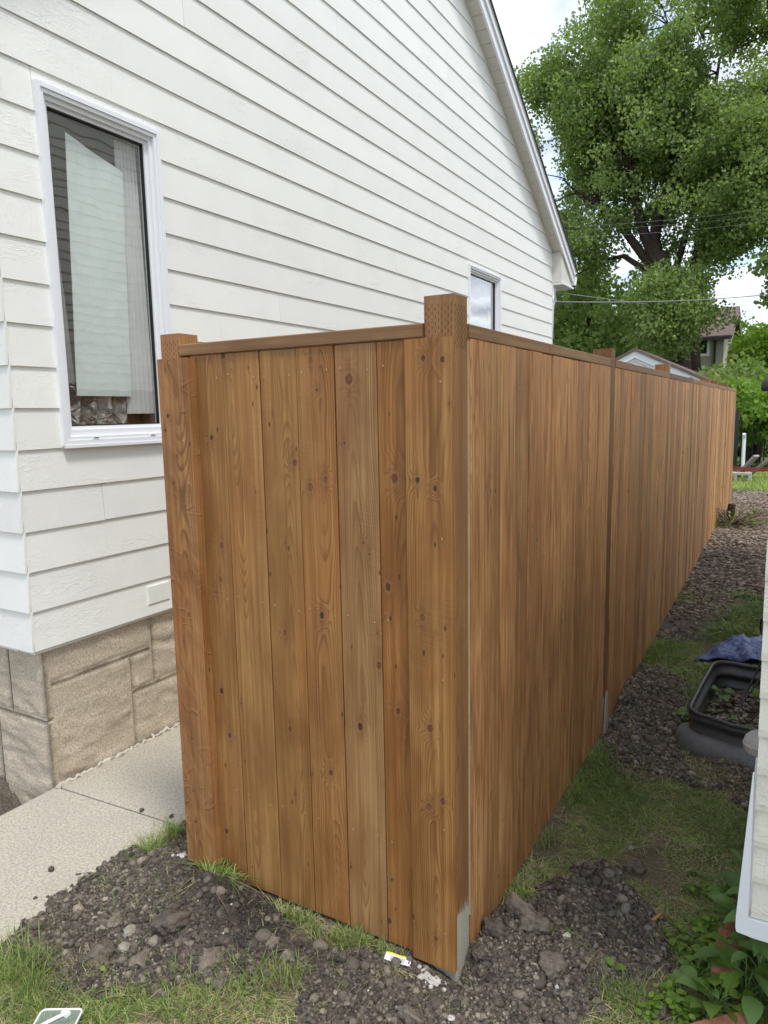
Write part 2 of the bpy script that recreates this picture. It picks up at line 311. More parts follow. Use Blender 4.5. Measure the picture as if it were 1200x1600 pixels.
c=g.mix(g.rng(s1,.36,.64),(.25,.225,.18),(.62,.57,.47)); c=g.mix(g.rng(s2,.4,.75,0,.4),c,(.36,.33,.28)); c=g.mix(g.rng(s3.outputs['Distance'],.28,.1,0,.5),c,(.66,.61,.5))
M['concrete']=g.pbsdf(c,.9,g.bump(s1,.002,.6),.15)
g=G('soil_ground'); p=g.pos(); so_=g.attr('soil'); ch=g.attr('chip'); X,Y,Z=g.xyz(p)[:3]
n_=g.noise(p,90.,6,.7); n2_=g.noise(p,5.,4,.6); n3_=g.noise(p,300.,3)
dirt=g.mix(g.rng(n_,.3,.75),(.075,.062,.05),(.27,.23,.185)); dirt=g.mix(g.rng(n2_,.42,.7,0,.6),dirt,(.115,.1,.082))
thatch=g.mix(g.rng(n_,.3,.7),(.085,.075,.045),(.30,.25,.16)); thatch=g.mix(g.rng(n2_,.45,.65,0,.6),thatch,(.085,.072,.05))
chip=g.mix(g.rng(g.noise(g.vec(g.math('MULTIPLY',X,30.),g.math('MULTIPLY',Y,45.),0.),1.,5,.7),.35,.68),(.04,.032,.027),(.28,.235,.19))
md_=g.math('POWER',2.718,g.math('MULTIPLY',-1.,g.math('ADD',g.math('POWER',g.math('ABSOLUTE',g.math('DIVIDE',g.math('ADD',X,.7),.33)),2.),g.math('POWER',g.math('ABSOLUTE',g.math('DIVIDE',g.math('ADD',Y,.1),.14)),2.)))); dirt=g.mix(g.math('MULTIPLY',md_,.9),dirt,(.035,.03,.026)); c=g.mix(so_,thatch,dirt); c=g.mix(ch,c,chip); farg=g.mix(g.rng(g.noise(p,2.,5,.65),.35,.65),(.06,.1,.022),(.13,.16,.05)); c=g.mix(g.rng(Y,11.2,11.9),c,farg)
M['ground']=g.pbsdf(c,.95,g.bump(g.math('ADD',n_,g.math('MULTIPLY',n3_,.4)),.012,.9),.1)
g=G('clod'); t=g.attr('tint'); p=g.pos(); n_=g.noise(p,160.,4,.7)
r_=g.n('ShaderNodeValToRGB'); g.set(r_.inputs[0],t); e=r_.color_ramp.elements; e[0].position=0; e[0].color=(.055,.048,.043,1); e[1].position=1; e[1].color=(.66,.61,.53,1)
for ps,cc in ((.3,(.14,.117,.097)),(.58,(.235,.198,.16)),(.8,(.35,.295,.23)),(.93,(.47,.40,.32))): x=e.new(ps); x.color=(*cc,1)
v=g.rng(n_,.3,.7,.7,1.35); M['clod']=g.pbsdf(g.mix(1.,r_.outputs[0],g.vec(v,v,v),'MULTIPLY'),.95,g.bump(n_,.006,1.),.1)
g=G('bark_chip'); t=g.attr('tint'); M['chip']=g.pbsdf(g.mix(t,(.05,.040,.032),(.38,.31,.25)),.95,None,.1)
M['grass']=leafmat('grass_blades',(.085,.15,.03),(.42,.50,.17),.35,.5)
M['straw']=leafmat('dry_grass',(.26,.22,.11),(.60,.52,.32),.2,.7)
M['leaf_dark']=leafmat('broad_leaf',(.085,.18,.05),(.19,.31,.09),.3,.55)
M['leaf_lime']=leafmat('lime_leaf',(.09,.19,.025),(.22,.33,.05),.35,.55)
M['tree_leaf']=leafmat('cottonwood_leaf',(.105,.165,.05),(.32,.41,.14),.42,.5)
M['tree_leaf2']=leafmat('bright_tree_leaf',(.10,.19,.025),(.24,.36,.06),.45,.5)
M['bark']=simple('bark',(.075,.058,.048),.95,.5,9,1.,.08,spec=.1)
M['twig']=simple('dead_twig',(.16,.12,.09),.9,.3,60,.4)
M['blackplastic']=simple('black_ribbed_plastic',(.06,.062,.064),.42,.35,25,.2,spec=.5)
M['cable']=simple('black_cable_rubber',(.01,.01,.01),.4,.1,30,.05,spec=.5)
M['cream']=paint('cream_shake_siding',(.84,.81,.68),1.2,.6,along='x')
M['creamy']=paint('cream_shake_siding_side',(.84,.82,.72),1.5,.6)
M['stucco']=simple('grey_stucco',(.42,.40,.33),.95,.25,3,.4,.05)
M['stucco2']=simple('pale_stucco',(.62,.57,.48),.95,.12,3,.3,.04)
M['brownroof']=simple('brown_roof_shingle',(.17,.12,.11),.95,.4,5,.4,.05)
M['garage']=simple('white_garage_siding',(.82,.83,.85),.55,.04,3,.05)
M['brick']=simple('red_edging_brick',(.33,.15,.085),.9,.45,35,.6,.006)
M['greyboard']=simple('weathered_board',(.34,.30,.26),.85,.3,14,.3)
M['tape']=simple('red_tape',(.26,.045,.045),.4,.25,9,.05)
M['iron']=simple('black_iron',(.012,.012,.013),.5,.2,20,.1)
M['darkwall']=simple('dark_far_fence',(.035,.038,.036),.8,.4,2,.2)
M['rock']=simple('pale_stone',(.30,.27,.22),.9,.4,45,.8,.01,spec=.15)
M['white']=simple('white_crumb',(.55,.53,.49),.9,.25,120,.8,.006)
M['grey_dome']=simple('speckled_grey_dome',(.42,.41,.39),.85,.35,160,.5,.003)
M['wire']=simple('pale_wire',(.2,.21,.21),.5,.1,9,.05)
M['room']=simple('dim_room_wall',(.30,.22,.25),.9,.2,3,.05)
g=G('blue_tarp'); p=g.obj(); a=g.noise(p,24.,4,.6,.6); M['tarp']=g.pbsdf(g.mix(g.rng(a,.35,.7),(.02,.035,.13),(.16,.22,.50)),.35,g.bump(a,.02,.8),.5)
g=G('sheer_curtain'); p=g.obj(); a=g.noise(p,6.,3); M['curtain']=g.pbsdf(g.mix(a,(.66,.64,.65),(.85,.84,.83)),.8,None,.2)
g=G('plastic_film'); p=g.pos(); X,Y,Z=g.xyz(p)[:3]; a=g.noise(g.vec(g.math('MULTIPLY',Y,7.),0.,g.math('MULTIPLY',Z,4.)),1.,4,.6,1.); M['film']=g.pbsdf(g.mix(g.rng(a,.3,.75),(.80,.87,.83),(.93,.96,.94)),.25,g.bump(a,.02,.5),.6)
g=G('crumpled_foil'); p=g.obj(); a=g.noise(p,14.,3,.5,1.); b=g.rng(a,.45,.62); M['foil']=g.pbsdf(g.mix(b,(.12,.105,.09),(.62,.60,.55)),.3,g.bump(a,.05,1.),.7)
M['glass']=glass('window_glass'); M['glass2']=glass('far_window_glass',(.2,.22,.25),2.2,.01,.35); M['glass3']=glass('sky_reflecting_glass',(.8,.85,.86),2.2,.01,.62)
g=G('clear_plastic'); ge=g.n('ShaderNodeNewGeometry'); fr=g.n('ShaderNodeMath',operation='POWER'); g.set(fr.inputs[0],g.math('SUBTRACT',1.,g.math('ABSOLUTE',g.vm('DOT_PRODUCT',ge.outputs['Incoming'],ge.outputs['Normal']).outputs['Value']))); fr.inputs[1].default_value=5.; a=g.n('ShaderNodeBsdfTransparent'); a.inputs[0].default_value=(.86,.93,.9,1); b=g.n('ShaderNodeBsdfGlossy'); b.inputs['Roughness'].default_value=.12; d=g.n('ShaderNodeBsdfDiffuse'); d.inputs[0].default_value=(.6,.72,.68,1)
m1=g.n('ShaderNodeMixShader'); m1.inputs[0].default_value=.22; g.t.links.new(a.outputs[0],m1.inputs[1]); g.t.links.new(d.outputs[0],m1.inputs[2]); m2=g.n('ShaderNodeMixShader'); g.set(m2.inputs[0],g.math('ADD',fr.outputs[0],.05)); g.t.links.new(m1.outputs[0],m2.inputs[1]); g.t.links.new(b.outputs[0],m2.inputs[2]); M['clear']=g.surf(m2.outputs[0])
g=G('packet_print'); p=g.obj(); X,Y,Z=g.xyz(p)[:3]
yl=g.math('GREATER_THAN',Y,.008); gr=g.noise(g.vec(g.math('MULTIPLY',X,420.),g.math('MULTIPLY',Y,900.),0.),1.,2)
inx=g.math('LESS_THAN',g.math('ABSOLUTE',g.math('SUBTRACT',g.math('ABSOLUTE',X),.014)),.010); iny=g.math('LESS_THAN',g.math('ABSOLUTE',g.math('ADD',Y,.004)),.007)
tx=g.math('MULTIPLY',g.math('MULTIPLY',inx,iny),g.math('GREATER_THAN',gr,.45)); c=g.mix(g.math('MULTIPLY',tx,.7),(.8,.8,.82),(.25,.26,.28)); c=g.mix(yl,c,(.85,.72,.03))
bar=g.math('MULTIPLY',g.math('GREATER_THAN',X,.0335),g.math('LESS_THAN',g.math('ABSOLUTE',g.math('ADD',Y,.001)),.007)); c=g.mix(g.math('MULTIPLY',bar,g.math('LESS_THAN',X,.0375)),c,(.03,.03,.03)); M['packet']=g.pbsdf(c,.35,None,.5)
# ================================================================ GROUND
def ramp(y): return np.interp(y,[-5,2,4,5.7,7.4,9.6,12,40],[-.02,-.02,.045,.095,.17,.20,.25,.25])
def wp(pts,z=-.02):
    """outline traced on the ground of the photograph, as world points"""
    return np.array([at(x,y,2,z)[:2] for x,y in pts])
def inpoly(x,y,P):
    r=np.zeros(x.shape,bool); n=len(P); j=n-1
    for i in range(n):
        xi,yi=P[i]; xj,yj=P[j]; c=((yi>y)!=(yj>y)); 
        with np.errstate(divide='ignore',invalid='ignore'): r^=c&(x<(xj-xi)*(y-yi)/(yj-yi+1e-12)+xi)
        j=i
    return r
DIRT=[wp([(5,1505),(34,1440),(92,1396),(148,1362),(198,1332),(256,1316),(300,1290),(330,1290),(345,1350),(450,1385),(640,1470),(700,1490),(725,1430),(745,1440),(790,1405),(850,1372),(905,1352),(960,1358),(1000,1395),(1028,1435),(1040,1505),(1015,1550),(960,1565),(930,1620),(930,2200),(440,2200),(430,1600),(350,1560),(250,1545),(160,1560),(100,1540),(60,1520)]),
 wp([(945,1190),(935,1150),(955,1085),(990,1050),(1040,1048),(1080,1085),(1080,1130),(1060,1170),(1070,1200),(1130,1210),(1200,1240),(1200,1290),(1130,1250),(1050,1215),(1000,1220)]),
 wp([(1020,1010),(1030,965),(1070,960),(1110,985),(1105,1010),(1060,1018)]),
 wp([(1110,1150),(1200,1150),(1200,1260),(1120,1220)])]
GRASSP=[wp([(0,1440),(30,1445),(18,1500),(70,1535),(110,1545),(160,1565),(250,1548),(340,1562),(400,1548),(455,1565),(470,1620),(0,2200),(-400,1800),(-200,1400)]),
 wp([(308,1368),(352,1370),(388,1384),(384,1402),(338,1402)]),
 wp([(428,1418),(470,1425),(560,1455),(650,1495),(640,1520),(600,1502),(530,1492),(455,1470)]),
 wp([(400,1520),(450,1500),(480,1530),(470,1570),(420,1565)]),
 wp([(920,1590),(950,1565),(1010,1552),(1040,1560),(1060,1650),(920,1650)]),
 wp([(200,1325),(250,1300),(290,1285),(298,1310),(270,1330),(230,1340)])]
def masks(x,y):
    w=.055; xx=x+(fbm(x*14,y*14,3,3)-.5)*w*2.4; yy=y+(fbm(x*14+40,y*14,4,3)-.5)*w*2.4
    d=np.zeros(x.shape,bool)
    for P in DIRT: d|=inpoly(xx,yy,P)
    for P in GRASSP: d&=~inpoly(xx,yy,P)
    far=(yy>3.75)&(fbm(x*1.3,y*1.1,11,3)>.45); d|=far&(y<11.6)&((x<.42)|(y>5))
    d|=(y>4.7)&(y<11.4)
    d|=(x<-2.06)&(y<.2)
    chip=((y>4.6)&(y<11.4)).astype(float)*np.clip((y-4.6)/.8,0,1)
    return d,chip
def base_h(x,y,d,db):
    h=ramp(y)+(fbm(x*1.7,y*1.7,21,3)-.5)*.03
    def bump(cx,cy,sx,sy,a): return a*np.exp(-((x-cx)/sx)**2-((y-cy)/sy)**2)
    h=h+bump(-.93,-.13,.28,.19,.07)+bump(.22,.12,.22,.22,.045)+bump(-.5,-.35,.3,.2,.02)+bump(.02,.01,.10,.08,-.05)+bump(.11,2.35,.2,.3,.06)+bump(-.7,.02,.25,.05,-.03)
    for px,py,s,a in ((812,1460,.07,.05),(265,1465,.04,.02),(1000,1560,.08,.02),(760,1500,.05,.03)):
        q=at(px,py,2,-.02); h=h+bump(q[0],q[1],s,s,a)
    rough=lumps(x,y,.05,31)*.022+lumps(x,y,.022,32)*.014+lumps(x+3,y,.011,33)*.008+(fbm(x*22,y*22,34,3)-.5)*.02
    soft=(fbm(x*9,y*9,35,3)-.5)*.02
    h=h+db*(rough*.7+(fbm(x*60,y*60,36,3)-.5)*.012-.002)+(1-db)*soft
    slab=(x<-1.33)&~d
    h=np.where(slab,-.13,h); pit=(x<-2.07)&(y<.14); h=np.where(pit,-.20+.3*np.clip(-(x+2.25)/.5,0,.45)+rough*1.4,h)
    h=np.where((x<-2.08)&(y>=.14),-.2,h)
    return h
fx=np.arange(-1.5,1.0001,.008); fy=np.arange(-.95,3.3,.008)
def grow(a,step,far,k=1.16):
    o=[];v=a;s=step
    while abs(v-a)<far: s*=k; s=min(s,40); v=v+(s if step>0 else s); o.append(v)
    return o
gx=np.array(sorted([a for a in [fx[0]-b for b in np.cumsum([.02]*60)]]+list(fx)+[fx[-1]+b for b in np.cumsum([.03]*20)])); 
gxl=[gx[0]-b for b in np.cumsum([.1*1.2**i for i in range(40)])]; gxr=[gx[-1]+b for b in np.cumsum([.1*1.2**i for i in range(40)])]
gx=np.array(sorted(gxl+list(gx)+gxr))
gyf=list(fy)+[fy[-1]+b for b in np.cumsum([.02+.0006*i for i in range(170)])]; gyl=[gyf[0]-b for b in np.cumsum([.05*1.2**i for i in range(42)])]; gyr=[gyf[-1]+b for b in np.cumsum([.2*1.2**i for i in range(36)])]
gy=np.array(sorted(gyl+gyf+gyr))
XX,YY=np.meshgrid(gx,gy); d_,chip_=masks(XX,YY)
db=d_.astype(float)
for _ in range(2):
    db[1:-1,:]=(db[:-2,:]+db[1:-1,:]+db[2:,:])/3; db[:,1:-1]=(db[:,:-2]+db[:,1:-1]+db[:,2:])/3
HH=base_h(XX,YY,d_,db)
ny_,nx_=XX.shape; idx=np.arange(ny_*nx_).reshape(ny_,nx_)
Fq=np.stack([idx[:-1,:-1].ravel(),idx[:-1,1:].ravel(),idx[1:,1:].ravel(),idx[1:,:-1].ravel()],1)
me=mesh_np('ground',np.stack([XX.ravel(),YY.ravel(),HH.ravel()],1),Fq,M['ground'],{'soil':db.ravel(),'chip':chip_.ravel()},True)
tag(link('ground',me),kind='structure')
def hat(x,y):
    """ground height at points (bilinear on the sheet)"""
    i=np.clip(np.searchsorted(gx,x)-1,0,len(gx)-2); j=np.clip(np.searchsorted(gy,y)-1,0,len(gy)-2)
    u=(x-gx[i])/(gx[i+1]-gx[i]); v=(y-gy[j])/(gy[j+1]-gy[j])
    return (HH[j,i]*(1-u)+HH[j,i+1]*u)*(1-v)+(HH[j+1,i]*(1-u)+HH[j+1,i+1]*u)*v
def h1(x,y): return float(hat(np.array([x]),np.array([y]))[0])
# walkway slabs
wk=tag(bpy.data.objects.new('walkway',None),kind='structure'); C.objects.link(wk)
for a,b in ((-3.4,.150),(.158,4.2),(4.21,8.5)):
    jj=.04 if b==.150 else 0; j2=.04 if a==.158 else 0
    poly=[(-2.055,a),(-2.055,b-0),( -1.315,b+jj),(-1.315,a+j2)] if a<0 else [(-2.055,a),(-2.055,b),(-1.315,b),(-1.315,a+j2)]
    mb=MB(); e=.006; n=4; base=len(mb.v)
    mb.v+=[(x,y,-.14) for x,y in poly]+[(x,y,-.02-e) for x,y in poly]
    cxm=sum(p[0] for p in poly)/4; cym=sum(p[1] for p in poly)/4
    mb.v+=[(x+(e if x<cxm else -e),y+(e if y<cym else -e),-.02) for x,y in poly]
    for r0 in (0,4):
        for i in range(4): k=(i+1)%4; mb.f.append((r0+i,r0+k,r0+4+k,r0+4+i))
    mb.f.append((8,9,10,11)); mb.build('concrete_slab',M['concrete'],wk)
# ================================================================ FENCE
fence=thing('wooden_fence','new brown stained board fence running from the front panel back along the white house','fence',(0,0,0))
def board_mesh(name,w,t,h,mat,cham=.002):
    """local x across, front at y=0 facing -y, z up from 0"""
    c=cham; prof=[(-w/2,c),(-w/2+c,0),(w/2-c,0),(w/2,c),(w/2,t),(-w/2,t)]
    return MB().prism(prof,2,0,h).mesh(name,mat)
def pk(lst,x0,yf):
    """knots given where they stand in the photograph, in the board's own coordinates"""
    o=[]
    for px,py,r in lst:
        q=at(px,py,1,yf); s=r/720.*(1+(x0<-.5)*.12); o.append((q[0]-x0,q[2],s,s*1.35))
    return o
fb=[(-.949,-.811,[(330,684,5),(346,853,7),(344,905,5),(346,1080,6),(359,1149,5),(352,1196,3),(354,1298,4),(338,925,4)],(.37,.19,.066),.02,.0),
 (-.808,-.6595,[(349,556,6),(399,770,2.5),(377,1100,4),(388,575,2)],(.42,.225,.08),-.03,.06),
 (-.6565,-.5185,[(460,724,6),(446,848,3),(445,988,5),(453,1139,5),(461,1240,4),(425,646,2)],(.38,.20,.068),.02,.02),
 (-.5155,-.3815,[(486,563,6),(495,610,3),(485,762,6),(509,750,6),(503,962,6),(517,1208,5),(488,1210,4),(467,1300,4)],(.40,.20,.068),.01,.02),
 (-.3785,-.2405,[(545,592,8),(538,693,3),(567,848,3),(577,866,3),(592,1040,7),(563,1136,8),(590,990,4),(548,1355,3)],(.41,.235,.10),0.,.0),
 (-.2375,-.101,[(616,747,8),(606,918,7),(610,967,4),(622,1112,5),(607,1440,7),(612,1375,3)],(.37,.17,.053),.02,.07)]
for k,(a,b,kn,lt,u0,dd) in enumerate(fb):
    xc=(a+b)/2; mat=wood('front_board_wood_%d'%k,lt,(lt[0]*.68,lt[1]*.62,lt[2]*.58),pk(kn,xc,.02),k+1,rows=(230,330,240,220,190,200)[k],u0=u0,d0=dd,slope=(.03,.004,.03,.02,.035,.015)[k])
    o=link('board',board_mesh('board',b-a,.019,1.8365-.001*(k%3),mat),fence,(xc,.0205+.0006*(k%2),.001*(k%2)),(0,0,0))
    o.rotation_euler[1]=math.radians((.05,-.03,.04,-.05,.02,.0)[k])
mat=wood('cover_board_wood_right',(.41,.215,.072),(.26,.115,.036),pk([(661,560,5),(691,562,6),(702,631,3),(652,750,6),(680,763,4),(660,965,6),(672,1138,6),(670,1260,5),(692,1252,6),(681,1467,5),(645,1432,4)],-.07,0),9,rows=170,u0=.015,d0=.0,slope=.03)
o=link('board',board_mesh('board',.14,.019,1.835,mat),fence,(-.07,0,0)); tag(o,'wide cover board over the corner post')
mat=wood('cover_board_wood_left',(.40,.205,.08),(.28,.125,.046),pk([(262,578,3),(266,650,4),(262,672,4),(275,755,2),(291,1000,3),(303,1150,3),(305,1232,3),(309,1280,3)],-.997,0),12,rows=200,u0=.0,d0=.03,slope=.02,wavy=.016)
o=link('board',board_mesh('board',.138,.036,1.83,mat),fence,(-.991,-.016,0)); tag(o,'rough wavy cover board over the left post')
def post(x,y,z1,mat,w=.089,z0=-.3):
    me=MB(); c=.004; pr=[(-w/2+c,-w/2),(w/2-c,-w/2),(w/2,-w/2+c),(w/2,w/2-c),(w/2-c,w/2),(-w/2+c,w/2),(-w/2,w/2-c),(-w/2,-w/2+c)]
    m_=MB().prism(pr,2,z0,z1-.0).mesh('post',mat); return link('post',m_,fence,(x,y,0))
tl=at(264,522,1,.02)
post(-.0445,.064,1.945,M['post']); post(tl[0],.064,tl[2],M['postplain'])
# incision slits near the post tops
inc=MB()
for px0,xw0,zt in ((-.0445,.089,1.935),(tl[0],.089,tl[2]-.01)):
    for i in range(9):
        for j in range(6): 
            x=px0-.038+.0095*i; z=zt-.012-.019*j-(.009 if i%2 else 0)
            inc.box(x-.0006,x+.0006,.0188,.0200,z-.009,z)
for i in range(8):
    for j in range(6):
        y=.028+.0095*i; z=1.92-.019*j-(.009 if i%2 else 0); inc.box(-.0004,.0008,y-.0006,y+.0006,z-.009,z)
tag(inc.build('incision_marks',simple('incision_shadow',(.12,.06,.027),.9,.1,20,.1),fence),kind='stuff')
# front cap rail and hidden rails
def rail(x0,x1,y0,y1,z0,z1,mat,name='cap_rail',ax=0):
    L=(x1-x0) if ax==0 else (y1-y0); Wd=(y1-y0) if ax==0 else (x1-x0); H=z1-z0; c=.003
    # build with local z along the length so the grain follows it
    pr=[(-Wd/2+c,-H/2),(Wd/2-c,-H/2),(Wd/2,-H/2+c),(Wd/2,H/2-c),(Wd/2-c,H/2),(-Wd/2+c,H/2),(-Wd/2,H/2-c),(-Wd/2,-H/2+c)]
    m_=MB().prism(pr,2,0,L).mesh(name,mat); o=link(name,m_,fence)
    if ax==0: o.matrix_basis=Matrix.Translation((x0,(y0+y1)/2,(z0+z1)/2))@Matrix(((0,0,1,0),(1,0,0,0),(0,1,0,0),(0,0,0,1)))
    else: o.matrix_basis=Matrix.Translation(((x0+x1)/2,y0,(z0+z1)/2))@Matrix(((1,0,0,0),(0,0,1,0),(0,-1,0,0),(0,0,0,1)))
    return o
PX=tl[0]+.0455
rail(PX,-.0905,.014,.103,1.838,1.876,M['cap'])
for z in (.3,1.0,1.7): rail(PX,-.0905,.041,.079,z,z+.089,M['cap'],'rail')
# long side: posts, bays, boards
pys=[1.8725,3.62,4.92,6.31,7.15,8.42,9.93]
ptop=[1.925,1.935,1.885,1.915,1.925,1.925,1.885]
prev=.1095; ez=[.114,.205,.347,.476,.612,.747,.889,1.026,1.138,1.247,1.431,1.574,1.70,1.827]
bm_cache={}
def side_board(y0,y1,z0,z1):
    w=round(y1-y0-random.choice((.003,.0045,.007)),4); h=round(z1-z0,3); key=(w,h)
    if key not in bm_cache: bm_cache[key]=board_mesh('board',w,.017,h,M['side'])
    o=link('board',bm_cache[key],fence,(.0055+random.uniform(-.0045,.003),(y0+y1)/2,z0),(0,0,math.pi/2)); return o
for bi,py in enumerate(pys):
    a=prev+(.001 if bi==0 else .007); b=py-.0515
    if bi==0: edges=[a]+ez[1:-1]+[b]
    else:
        n=max(2,round((b-a)/.138)); edges=[a]; ws=[random.uniform(.9,1.1) for _ in range(n)]; t=sum(ws)
        for w_ in ws: edges.append(edges[-1]+(b-a)*w_/t)
    for e0,e1 in zip(edges[:-1],edges[1:]):
        zb=float(ramp((e0+e1)/2))+.018 if e0>1.7 else .0
        side_board(e0,e1,round(zb,2),1.836)
    zc=1.838
    rail(-.083,.004,a,b,zc,zc+.038,M['cap'],'cap_rail',1)
    for z in (.35,1.05,1.68): rail(-.055,-.0165,a,b,z,z+.085,M['cap'],'rail',1)
    post(-.0445+.003,py,ptop[bi],M['post'] if bi==0 else M['postplain'])
    prev=py+.0455
# pale untreated edge of the first side board
MB().box(-.0112,.0048,.1066,.1086,.12,1.83).build('raw_edge',M['raw'],fence)
# screws
sc=MB()
def screw(c,n):
    n=Vector(n); t=n.cross(Vector((0,0,1))).normalized(); u=n.cross(t); b=len(sc.v)
    for k in range(6): w=k*math.pi/3; sc.v.append(tuple(Vector(c)+n*.0012+(t*math.cos(w)+u*math.sin(w))*.0035))
    sc.f.append(tuple(range(b,b+6)))
for a,b,*_ in fb:
    for z in (.34,1.04,1.76):
        for x in (a+.022,b-.022):
            if -.14<x: continue
            screw((x+random.uniform(-.004,.004),.0203,z+random.uniform(-.012,.012)),(0,-1,0))
for z in (.12,.45,.9,1.3,1.72): screw((-.03,-.001,z),(0,-1,0))
for i,(e0,e1) in enumerate(zip(ez[:-1],ez[1:])):
    for z in (.39,1.09,1.72): screw((.0062,(e0+e1)/2-.03,z+random.uniform(-.01,.01)),(1,0,0))
tag(sc.build('screw_heads',simple('tan_screw_head',(.42,.28,.14),.5,.2,40,.1),fence),kind='stuff')
# ================================================================ WHITE HOUSE
XH=-2.038; house=thing('white_house','white clapboard house with gable end, stone patterned foundation and two white windows','house',(XH,.09,-.02))
HI=Matrix.Translation((-XH,-.09,.02))
def hp(o,parent=house):   # parent keeping world placement
    o.parent=parent
    if parent is house: o.matrix_parent_inverse=HI
    return o
def W2L(v): return v
Y0,Y1=.09,7.575; Z0,DZ=.640,.1748; SL=.615
def ytop(z): return 4.86+(5.30-z)/SL
def ybot(z): return 2*3.83-ytop(z)
wins=[(.305,.972,1.523,3.035),(4.84,5.70,1.7,3.045)]
def siding_piece(ya,yb,z,za,zb,yat=None,ybt=None):
    """one clapboard piece of the course starting at z, kept between heights za and zb"""
    yat=ya if yat is None else yat; ybt=yb if ybt is None else ybt
    def xo(zz): return .0112-.0085*(zz-z)/DZ
    t=.0085; top=zb+(.012 if zb>=z+DZ-1e-4 else 0)
    mb=MB(); n=8; v=[]
    L=max(yb-ya,.01); n=max(1,int(L/.5))
    rs=random.Random(int(z*1000)+int(ya*100))
    for i in range(n+1):
        f=i/n; yl=ya+(yb-ya)*f; yt=yat+(ybt-yat)*f; w=rs.uniform(-.0012,.0012)
        v+=[(XH+xo(za),yl,za+w),(XH+xo(zb)-.0002,yt,zb-0.0005),(XH+xo(zb)-t,yt,zb-.0005),(XH+xo(za)-t,yl,za+w)]
    mb.v=v; mb.f=[(0,1,2,3),tuple(4*n+i for i in (3,2,1,0))]
    for i in range(n):
        for k in range(4): k2=(k+1)%4; mb.f.append((4*i+k,4*i+4+k,4*i+4+k2,4*i+k2))
    return hp(mb.build('siding_board',M['siding']))
joints={20:[2.633],9:[1.9],13:[.302],12:[3.4],15:[4.1],17:[1.2,5.0],11:[2.4],22:[4.4],7:[.62],3:[.5,2.9]}
nz=int((5.98-Z0)/DZ)
for k in range(nz):
    z=Z0+DZ*k; z1=z+DZ; yr,yrt=Y1,Y1; yl,ylt=Y0,Y0
    if z>3.55: yr,yrt=min(Y1,ytop(z)+.03),min(Y1,ytop(z1)+.03); yl,ylt=max(Y0,ybot(z)-.03),max(Y0,ybot(z1)-.03)
    cuts=[(a,b) for a,b,c,d in wins if z1>c+.003 and z<d-.003]
    segs=[]; cur=yl
    for a,b in cuts: segs.append((cur,a)); cur=b
    segs.append((cur,yr))
    for i,(a,b) in enumerate(segs):
        js=[j for j in joints.get(k,[]) if a<j<b]; ps=[a]+js+[b]
        for q,(u,v) in enumerate(zip(ps[:-1],ps[1:])):
            u2=u+(.0012 if q else 0); v2=v-(.0012 if q<len(ps)-2 else 0)
            first=(i==0 and q==0); last=(i==len(segs)-1 and q==len(ps)-2)
            siding_piece(u2,v2,z,z,z1,ylt if first else u2,yrt if last else v2)
    for a,b,c,d in wins:
        if z<d<z1-.01: siding_piece(a,b,z,d,z1)
        if z<c-.004<z1 and c-z>.012: siding_piece(a,b,z,z,c)
# backing wall (sheathing) with the window holes left open, and the front wall
def wallbox(name,x0,x1,y0,y1,z0,z1,mat): return hp(MB().box(x0,x1,y0,y1,z0,z1).build(name,mat))
sh=MB(); xa,xb=XH-.12,XH-.0065
ys=[Y0+.01]+[v for w in wins for v in w[:2]]+[Y1-.01]
for i in range(len(ys)-1):
    if i%2==0: sh.box(xa,xb,ys[i],ys[i+1],.62,3.5)
    else:
        w=wins[i//2]; sh.box(xa,xb,ys[i],ys[i+1],.62,w[2]); sh.box(xa,xb,ys[i],ys[i+1],w[3],3.5)
sh.prism([(ybot(3.56)+.05,3.5),(ytop(3.56)-.05,3.5),(3.83,5.93-.03)],0,xa,xb)
hp(sh.build('wall',M['siding']))
for k in range(int((3.5-Z0)/DZ)+1):    # front face clapboards
    z=Z0+DZ*k; mb=MB(); 
    for ya_,yb_ in ((Y0-.013,Y0-.003),): mb.prism([(Y0-.015,z),(Y0-.005,z),(Y0+.004,z+DZ),(Y0-.005,z+DZ)],0,-8.,XH+.012)
    hp(mb.build('siding_board',M['sidingx']))
wallbox('wall',-8,xa-.002,Y0+.006,Y0+.10,.62,3.5,M['sidingx'])
wallbox('wall',-8,XH-.3,Y1-.1,Y1,-.1,3.5,M['siding']); wallbox('wall',-8.1,-8,Y0,Y1,-.1,3.5,M['siding'])
